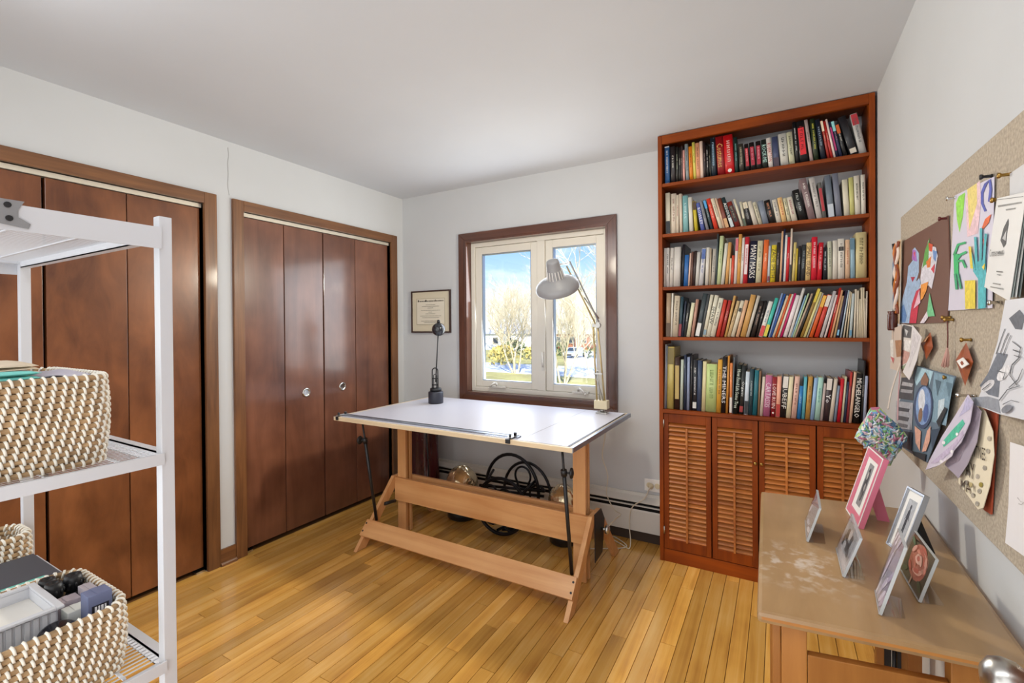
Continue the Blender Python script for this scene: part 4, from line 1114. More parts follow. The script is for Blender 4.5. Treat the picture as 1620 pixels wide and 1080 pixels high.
prof = [(.1255, .002), (.131, .000), (.1325, .006), (.129, .024), (.112, .042), (.082, .057), (.060, .064), (.050, .074), (.046, .078), (.039, .172), (.035, .182), (.022, .186), (.0001, .187)]
sh = MB().lathe(prof, TM, 48).lathe([(.1255, .002), (.123, .020), (.108, .036), (.078, .050), (.0001, .056)], TM, 48)
sh = sh.build('lamp_shade', m_shade, al)
rb = MB()
for k in range(16):
    a = 2 * math.pi * k / 16; d = Vector((math.cos(a), math.sin(a), 0)); t = Vector((-math.sin(a), math.cos(a), 0)) * .0028
    P = [d * .0505 + Vector((0, 0, .074)), d * .0435 + Vector((0, 0, .126))]
    rb.prism([TM @ (P[0] - t), TM @ (P[0] + t), TM @ (P[1] + t), TM @ (P[1] - t)], (TM.to_3x3() @ d) * .003)
rb.build('vent_rib', m_paper, sh)
MB().ball(TM @ Vector((0, 0, .022)), .028, 8).build('bulb', m_paper, sh)
MB().tube([TM @ Vector((0, .040, .135)), TM @ Vector((.01, .060, .130)), H + off * .2], .006, 6).build('shade_bracket', m_steel, al)

# cords
cd = MB().tube(smooth_path([(-.925, 2.852, TZ - .02), (-.955, 2.862, .70), (-.972, 2.862, .60), (-.982, 2.862, .51), (-.948, 2.862, .40), (-.955, 2.862, .28), (-.900, 2.84, .20), (-.830, 2.74, .22), (-.810, 2.60, .25), (-.806, 2.50, .262), (-.806, 2.43, .262)]), .0032, 6)
tag(cd.build('lamp_cord', m_cord), 'cream lamp cord hanging behind the right end of the drafting table', 'cord')
cd = MB().tube(smooth_path([(-.700, YB - .042, .344), (-.705, 2.925, .33), (-.730, 2.905, .275), (-.800, 2.888, .215), (-.815, 2.875, .12), (-.795, 2.83, .03), (-.790, 2.78, .005), (-.83, 2.80, .005), (-.93, 2.86, .005), (-.945, 2.885, .005), (-.90, 2.88, .005), (-.81, 2.80, .009), (-.84, 2.755, .005), (-.93, 2.70, .005), (-1.0, 2.66, .005)]), .0034, 6)
tag(cd.build('extension_cord', m_cord), 'cream cord plugged into the wall outlet and looped on the floor', 'cord')

# ================================================================== UNDER THE TABLE
random.seed(21)


def foil_globe(label, x, y, r, hb, zt):
    t = thing('foil_globe', label, 'jar', (x, y, 0), 'foil-topped jars under the drafting table')
    MB().lathe([(r * .82, .001), (r * .9, .01), (r * .92, hb * .6), (r * .86, hb), (r * .80, hb), (.0001, hb)], Matrix.Translation((x, y, 0)), 32).build('black_pot', pbr('pot_black', '1b1b1f', .3), t)
    m = MB(); n, k = 22, 34; rv = (zt - hb * .9) / 2; zc = hb * .9 + rv
    rr = random.Random(int(abs(x) * 100)); ph = [(rr.uniform(2, 7), rr.uniform(2, 7), rr.uniform(0, 6.28)) for _ in range(7)]
    for i in range(n + 1):
        th = math.pi * i / n
        for j in range(k):
            f = 2 * math.pi * j / k
            d = 1 + sum(.011 * math.sin(a * th + round(b) * f + c) for a, b, c in ph) + .012 * rr.uniform(-1, 1)
            m.v.append(Vector((x + r * d * math.sin(th) * math.cos(f), y + r * d * math.sin(th) * math.sin(f), zc - rv * d * math.cos(th))))
    for i in range(n):
        for j in range(k):
            m.face((i * k + j, i * k + (j + 1) % k, (i + 1) * k + (j + 1) % k, (i + 1) * k + j), 0, (i + j) % 3 != 0)
    m.build('foil_dome', m_foil, t)


foil_globe('foil-wrapped round jar on black base, left under the drafting table', -1.965, 2.690, .115, .085, .362)
foil_globe('foil-wrapped round jar on black base, behind the right post of the drafting table', -1.175, 2.680, .098, .105, .362)

ir = thing('iron_scroll_rack', 'black wrought iron rack of rings and scrolls under the drafting table', 'rack', (-1.55, 2.66, 0))
ux, uz = Vector((1, 0, 0)), Vector((0, 0, 1))
def hoop(name, c, rx, rz, rt_, a0=0, a1=2 * math.pi, tilt=0.0):
    v = (uz * math.cos(tilt) + Vector((0, 1, 0)) * math.sin(tilt))
    cl = abs(a1 - a0 - 2 * math.pi) < 1e-6; c = Vector(c)
    P = [c + ux * rx * math.cos(a0 + (a1 - a0) * i / 36) + v * rz * math.sin(a0 + (a1 - a0) * i / 36) for i in range(37)]
    MB().tube(P[:-1] if cl else P, rt_, 8, closed=cl).build(name, m_iron, ir)
hoop('hoop', (-1.575, 2.725, .248), .203, .237, .0115)
hoop('hoop', (-1.480, 2.765, .222), .178, .212, .0100)
hoop('hoop', (-1.572, 2.575, .186), .180, .174, .0115, tilt=.10)
hoop('scroll_ring', (-1.500, 2.745, .345), .058, .062, .0075, -.6, 3.74)
MB().tube(smooth_path([(-1.548, 2.745, .31), (-1.525, 2.745, .25), (-1.51, 2.745, .21)]), .0075, 8).build('scroll_stem', m_iron, ir)
MB().tube(smooth_path([(-1.452, 2.745, .31), (-1.475, 2.745, .25), (-1.50, 2.745, .21)]), .0075, 8).build('scroll_stem', m_iron, ir)
hoop('scroll_ring', (-1.385, 2.74, .235), .060, .065, .0075, .5, 5.6)
for c, r in (((-1.655, 2.577, .255), .052), ((-1.545, 2.577, .235), .060), ((-1.465, 2.575, .190), .048), ((-1.64, 2.573, .115), .055), ((-1.50, 2.572, .09), .05)):
    hoop('scroll_ring', c, r, r, .007, .4, 5.9, tilt=.1)
for z, y0, y1 in ((.285, 2.60, 2.73), (.255, 2.62, 2.72)):
    MB().cyl((-1.755, y0, z), (-1.33, y1, z - .01), .0095, n=8).build('cross_bar', m_iron, ir)
for x0, z0, x1, z1 in ((-1.70, .300, -1.72, .36), (-1.43, .275, -1.40, .33), (-1.60, .022, -1.58, .020), (-1.44, .08, -1.40, .12)):
    MB().cyl((x0, 2.577, z0), (x1, 2.725, z1), .009, n=8).build('spacer_bar', m_iron, ir)
MB().cyl((-1.38, 2.72, .030), (-1.58, 2.60, .022), .010, n=8).build('foot_bar', m_iron, ir)
MB().lathe([(.022, .001), (.020, .02), (.012, .045), (.0001, .05)], Matrix.Translation((-1.375, 2.715, 0)), 14).build('foot', m_iron, ir)

bg = thing('burgundy_bag', 'tall glossy burgundy leather bag standing in the corner behind the table', 'bag', (-2.40, 2.78, 0))
m = MB(); n, k = 14, 40; H_ = .66
for i in range(n + 1):
    z = .045 + H_ * i / n; f = i / n
    for j in range(k):
        a = 2 * math.pi * j / k
        fold = 1 + .055 * math.sin(7 * a + 1.2 * math.sin(3 * f)) * (1 - .3 * f) + .02 * math.sin(13 * a + 5 * f)
        rx, ry = (.150 - .018 * f) * fold, (.098 - .012 * f) * fold
        m.v.append(Vector((-2.40 + rx * math.cos(a), 2.776 + ry * math.sin(a), z)))
for i in range(n):
    for j in range(k): m.face((i * k + j, i * k + (j + 1) % k, (i + 1) * k + (j + 1) % k, (i + 1) * k + j), 0, True)
m.face(list(range(k))[::-1]); m.face([n * k + j for j in range(k)])
m.build('body', m_burg, bg)
for xx, yy in ((-2.50, 2.73), (-2.30, 2.73), (-2.50, 2.82), (-2.30, 2.82)):
    MB().cyl((xx, yy, .001), (xx, yy, .0445), .014, .020, 10).build('foot', m_burg, bg)
MB().tube(smooth_path([(-2.33, 2.71, .69), (-2.268, 2.680, .40), (-2.258, 2.672, .19), (-2.250, 2.667, .0065)]), .005, 6).build('strap', m_black, bg)
MB().tube(arc((-2.40, 2.776, .705), (1, 0, 0), (0, 0, 1), .05, 0, math.pi, 12), .008, 8).build('handle', m_burg, bg)
# ================================================================== DESK
dk = thing('desk', 'small maple desk with rounded edge, standing against the right wall', 'desk', (.17, 1.52, 0))
DZ = .750
# worn whitish marks rubbed into the left half of the top
_n = m_desktop.node_tree; _N, _L = _n.nodes.new, _n.links.new
_b = _n.nodes['Principled BSDF']; _src = _b.inputs['Base Color'].links[0].from_socket
_t = _N('ShaderNodeTexCoord'); _v = _N('ShaderNodeVectorMath'); _v.operation = 'DISTANCE'; _v.inputs[1].default_value = (-.125, -.16, DZ)
_L(_t.outputs['Object'], _v.inputs[0])
_mr = _N('ShaderNodeMapRange'); _L(_v.outputs['Value'], _mr.inputs[0]); _mr.inputs[1].default_value = .04; _mr.inputs[2].default_value = .17; _mr.inputs[3].default_value = 1; _mr.inputs[4].default_value = 0
_z = _N('ShaderNodeTexNoise'); _L(_t.outputs['Object'], _z.inputs[0]); _z.inputs['Scale'].default_value = 34; _z.inputs['Detail'].default_value = 5; _z.inputs['Distortion'].default_value = .2
_r = _N('ShaderNodeValToRGB'); _r.color_ramp.elements[0].position = .50; _r.color_ramp.elements[1].position = .66; _L(_z.outputs[0], _r.inputs[0])
_m = _N('ShaderNodeMath'); _m.operation = 'MULTIPLY'; _L(_mr.outputs[0], _m.inputs[0]); _L(_r.outputs[0], _m.inputs[1])
_m2 = _N('ShaderNodeMath'); _m2.operation = 'MULTIPLY'; _m2.inputs[1].default_value = .6; _L(_m.outputs[0], _m2.inputs[0])
_mx = _N('ShaderNodeMix'); _mx.data_type = 'RGBA'; _L(_m2.outputs[0], _mx.inputs[0]); _L(_src, _mx.inputs[6]); _mx.inputs[7].default_value = lin('dcd2c6')
_L(_mx.outputs[2], _b.inputs['Base Color'])

CQ = [(-.058, 1.905), (-.042, 1.100), (.392, 1.150), (.398, 1.955)]
t = MB(); n4 = 4
t.v += [Vector((x, y, DZ - .024)) for x, y in CQ] + [Vector((x, y, DZ)) for x, y in CQ]
t.face((4, 5, 6, 7), 0); t.face((3, 2, 1, 0), 1)
for i in range(4): t.face((i, (i + 1) % 4, 4 + (i + 1) % 4, 4 + i), 1)
t.build('desktop', [m_desktop, m_deskedge], dk, bevel=.009)
zt = DZ - .0245
MB().box(-.014, 1.122, .001, .0015, 1.200, zt).build('leg_board', m_deskwood, dk, bevel=.002)
MB().box(.0025, 1.122, .001, .048, 1.142, zt).build('leg', m_deskwood, dk, bevel=.002)
MB().box(.278, 1.160, .001, .345, 1.200, zt).build('leg', m_deskwood, dk, bevel=.002)
MB().box(-.030, 1.820, .001, .030, 1.860, zt).build('leg', m_deskwood, dk, bevel=.002)
MB().box(.325, 1.860, .001, .380, 1.900, zt).build('leg', m_deskwood, dk, bevel=.002)
MB().prism([(.0490, 1.124, .600), (.2775, 1.164, .600), (.2775, 1.164, .674), (.0490, 1.124, .674)], (0, .018, 0)).build('rail', m_deskwood, dk, bevel=.002)
MB().box(.207, 1.440, .001, .236, 1.470, zt).build('gate_post', m_deskwood, dk, bevel=.002)
MB().box(.246, 1.440, .001, .268, 1.470, zt).build('gate_post', m_deskwood, dk, bevel=.002)
hg = MB().box(.222, 1.434, .440, .2355, 1.4395, .570).box(.2465, 1.434, .440, .254, 1.4395, .570).cyl((.241, 1.436, .440), (.241, 1.436, .570), .0045, n=8)
hg.build('hinge', m_black, dk)
MB().prism([(-.010, 1.201, .62), (.003, 1.201, .62), (.003, 1.201, .68), (-.010, 1.201, .68)], (-.0, .617, 0)).build('side_rail', m_deskwood, dk)


# ------------------------------------------------------------------ picture stands on the desk
def basis(bn, bf, tn):
    bn, bf, tn = Vector(bn), Vector(bf), Vector(tn)
    u = (bn - bf).normalized(); v = (tn - bn); v = (v - u * v.dot(u)).normalized(); n = u.cross(v)
    T_ = Matrix.Identity(4)
    for i in range(3): T_[i][0], T_[i][1], T_[i][2], T_[i][3] = u[i], v[i], n[i], bf[i]
    return T_, (bn - bf).length, (tn - bn).length


def picture(T_, u0, u1, v0, v1, w, polys, bgc):
    m = MB(); W_, H_ = u1 - u0, v1 - v0
    m.poly([T_ @ Vector(p) for p in ((u0, v0, w), (u1, v0, w), (u1, v1, w), (u0, v1, w))], c=bgc)
    for i, (pts, c) in enumerate(polys):
        ww = w + .00006 * (i + 1)
        m.poly([T_ @ Vector((u0 + W_ * min(1, max(0, a)), v0 + H_ * min(1, max(0, b)), ww)) for a, b in pts], c=c)
    return m


def oval(cx, cy, rx, ry, n=12, rot=0):
    o = []
    for i in range(n):
        a = 2 * math.pi * i / n; x, y = rx * math.cos(a), ry * math.sin(a)
        o.append((cx + x * math.cos(rot) - y * math.sin(rot), cy + x * math.sin(rot) + y * math.cos(rot)))
    return o


def acrylic(label, bn, bf, tn, polys, bgc, foot=.043, inset=.002):
    z0 = DZ + .0006
    bn, bf = Vector(bn), Vector(bf); bn.z = bf.z = z0 + .002; tn = Vector(tn)
    T_, W_, H_ = basis(bn, bf, tn)
    t = thing('acrylic_photo_stand', label, 'photo', ((bn.x + bf.x) / 2, (bn.y + bf.y) / 2, z0))
    MB().box(0, 0, .0004, W_, H_, .0019, T=T_).build('front_sheet', m_acrylic, t)
    MB().box(0, 0, -.0034, W_, H_, -.0019, T=T_).build('back_sheet', m_acrylic, t)
    p = MB().box(inset, inset, -.0016, W_ - inset, H_ - inset, -.0004, T=T_)
    ph = p.build('photo', m_paper, t)
    picture(T_, inset, W_ - inset, inset, H_ - inset, -.0003, polys, bgc).build('print', m_print, ph)
    MB().prism([(bn.x, bn.y, z0), (bf.x, bf.y, z0), (bf.x + foot, bf.y - .010, z0), (bn.x + foot, bn.y + .010, z0)], (0, 0, .0018)).build('foot', m_acrylic, t)
    e_ = MB().box(0, 0, -.0036, W_, .0012, .0021, T=T_).box(0, H_ - .0010, -.0036, W_, H_ + .0002, .0021, T=T_).box(W_ - .0010, .0012, -.0036, W_ + .0002, H_ - .001, .0021, T=T_)
    e_.build('polished_edge', pbr('acrylic_edge', 'b9bdbe', .2), t)
    return t


rnd = random.Random(4)
pal1 = [(oval(rnd.random(), rnd.random(), .2, .07, 10, rnd.uniform(-1, 1)), rnd.choice(('e6e6ee', 'f0eef4', 'dadae4', 'e8e2ec'))) for k in range(14)]  # pale ovals put the acrylic's reflection into the print colours
acrylic('pale acrylic photo stand farthest left on the desk', (.066, 1.515, DZ), (.069, 1.678, DZ), (.096, 1.515, .851), pal1, 'e4e4ec')
bw2 = [([(.12, .25), (.88, .25), (.88, .92), (.12, .92)], 'b9bdc0'), (oval(.3, .62, .10, .16), '3c3e42'), (oval(.45, .70, .09, .14), 'e8e8ea'), (oval(.62, .64, .09, .15), '45484c'), (oval(.75, .55, .08, .2), 'd0d2d4'), (oval(.5, .42, .20, .12), '2e3034'), (oval(.35, .36, .10, .10), 'e4e4e6'), (oval(.68, .36, .09, .1), '6a6c70'), (oval(.2, .4, .05, .15), '585a5e')]
acrylic('acrylic stand with a black-and-white group photo, in front of the pink frame', (.131, 1.344, DZ), (.132, 1.509, DZ), (.165, 1.344, .852), bw2, 'e2e3e8')
pal3 = [(oval(rnd.random(), rnd.random(), .22, .06, 10, rnd.uniform(.6, 1.4)), rnd.choice(('d8d0e6', 'f0ecf6', 'c4bad4', 'e4dcee', 'f6f4fa'))) for k in range(22)]  # lavender photo, colours lightened for the reflection on the acrylic
acrylic('tall narrow acrylic stand with a lavender photo, nearest on the desk', (.179, 1.205, DZ), (.187, 1.310, DZ), (.220, 1.204, .902), pal3, 'dcd6ea')
rose = [(oval(.5, .55, .36, .40, 18), 'c46a5e')]
for k in range(30):
    a = rnd.uniform(0, 6.28); r = .33 * math.sqrt(rnd.random())
    rose.append((oval(.5 + r * math.cos(a), .58 + r * 1.05 * math.sin(a), .12, .05, 9, a + 1.57), rnd.choice(('d98a78', 'e0a494', 'c8705f', 'b85548', 'e6b8a8'))))
rose += [(oval(.5, .62, .12, .10), 'e4b4a4'), (oval(.5, .64, .06, .06), 'b8584c'), ([(.48, .0), (.53, .0), (.53, .18), (.49, .18)], 'c8a890'), (oval(.15, .15, .14, .06, 8, .6), '44583c'), (oval(.85, .2, .13, .06, 8, -.6), '3c5034'), (oval(.12, .85, .12, .05, 8, -.5), '4c6040')]
acrylic('acrylic stand with a pink rose photo, close to the right wall on the desk', (.261, 1.301, DZ), (.256, 1.456, DZ), (.290, 1.301, .851), rose, '2a3428')


def easel_frame(name, label, bn, bf, tn, fw_, depth, mfront, mback, mat_c, pic, foot, strut_m, strut_w):
    bn, bf, tn = Vector(bn), Vector(bf), Vector(tn); bn.z = bf.z = DZ + .0008
    T_, W_, H_ = basis(bn, bf, tn)
    t = thing(name, label, 'picture frame', ((bn.x + bf.x) / 2, (bn.y + bf.y) / 2, DZ + .0008))
    r = MB()
    for a in ((0, 0, fw_, H_), (W_ - fw_, 0, W_, H_), (fw_, 0, W_ - fw_, fw_), (fw_, H_ - fw_, W_ - fw_, H_)):
        r.box(a[0], a[1], -depth, a[2], a[3], 0, T=T_)
    r.build('frame', mback, t, bevel=.0012)
    f2 = MB(); e = .0035
    for a in ((0, 0, e, H_), (W_ - e, 0, W_, H_), (e, 0, W_ - e, e), (e, H_ - e, W_ - e, H_)):
        f2.box(a[0], a[1], .0002, a[2], a[3], .0016, T=T_)
    f2.build('front_lip', mfront, t)
    MB().box(fw_ + .0003, fw_ + .0003, -depth * .7, W_ - fw_ - .0003, H_ - fw_ - .0003, -.0030, T=T_).build('mat', mat_c, t)
    a, b, c, d, polys, bgc = pic
    picture(T_, a * W_, b * W_, c * H_, d * H_, -.0026, polys, bgc).build('picture', m_print, t)
    # strut behind
    R_ = T_.to_3x3(); side = R_ @ Vector((1, 0, 0)); ft = Vector(foot); w1, w2 = strut_w
    um = W_ / 2
    pts = [T_ @ Vector((um, H_ * .72, -depth - .0012)), T_ @ Vector((um, H_ * .44, -depth - .0012)), ft - Vector((w2, 0, 0)), ft]
    off = side * ((ft - pts[0]).dot(side)); pts[0] += off * .5; pts[1] += off * .5
    MB().prism(pts, side * .003).build('easel_strut', strut_m, t)
    return t


pic1 = [(oval(.5, .5, .34, .40), '3a3a3e'), (oval(.42, .72, .14, .10), 'b8b4b0'), (oval(.58, .45, .16, .10), 'a09c98'), (oval(.45, .25, .16, .10), '6a6866'), (oval(.55, .85, .14, .06), '1c1c20')]
easel_frame('pink_picture_frame', 'pink picture frame with a narrow black-and-white photo, back of the desk', (.201, 1.691, DZ), (.188, 1.850, DZ), (.262, 1.694, .962), .026, .014,
            m_paper, m_pink, m_paper, (.36, .64, .2, .82, pic1, '8a8a8c'), (.290, 1.790, DZ + .001), m_pink, (.020, .030))
pic2 = [(oval(.5, .82, .10, .07), '3c3c44'), (oval(.5, .62, .15, .16), '34343c'), ([(.36, .62), (.42, .70), (.30, .48), (.26, .50)], '34343c'), ([(.64, .62), (.58, .70), (.72, .48), (.76, .52)], '34343c'), ([(.38, .5), (.62, .5), (.60, .1), (.52, .1), (.5, .4), (.46, .1), (.38, .1)], '2c2c34')]
easel_frame('silver_picture_frame', 'silver picture frame with a photo of a standing figure, near the wall', (.275, 1.541, DZ), (.254, 1.611, DZ), (.324, 1.555, .912), .007, .012,
            m_silver, m_silver, m_paper, (.26, .74, .18, .84, pic2, 'a9abb0'), (.352, 1.600, DZ + .001), m_black, (.018, .026))

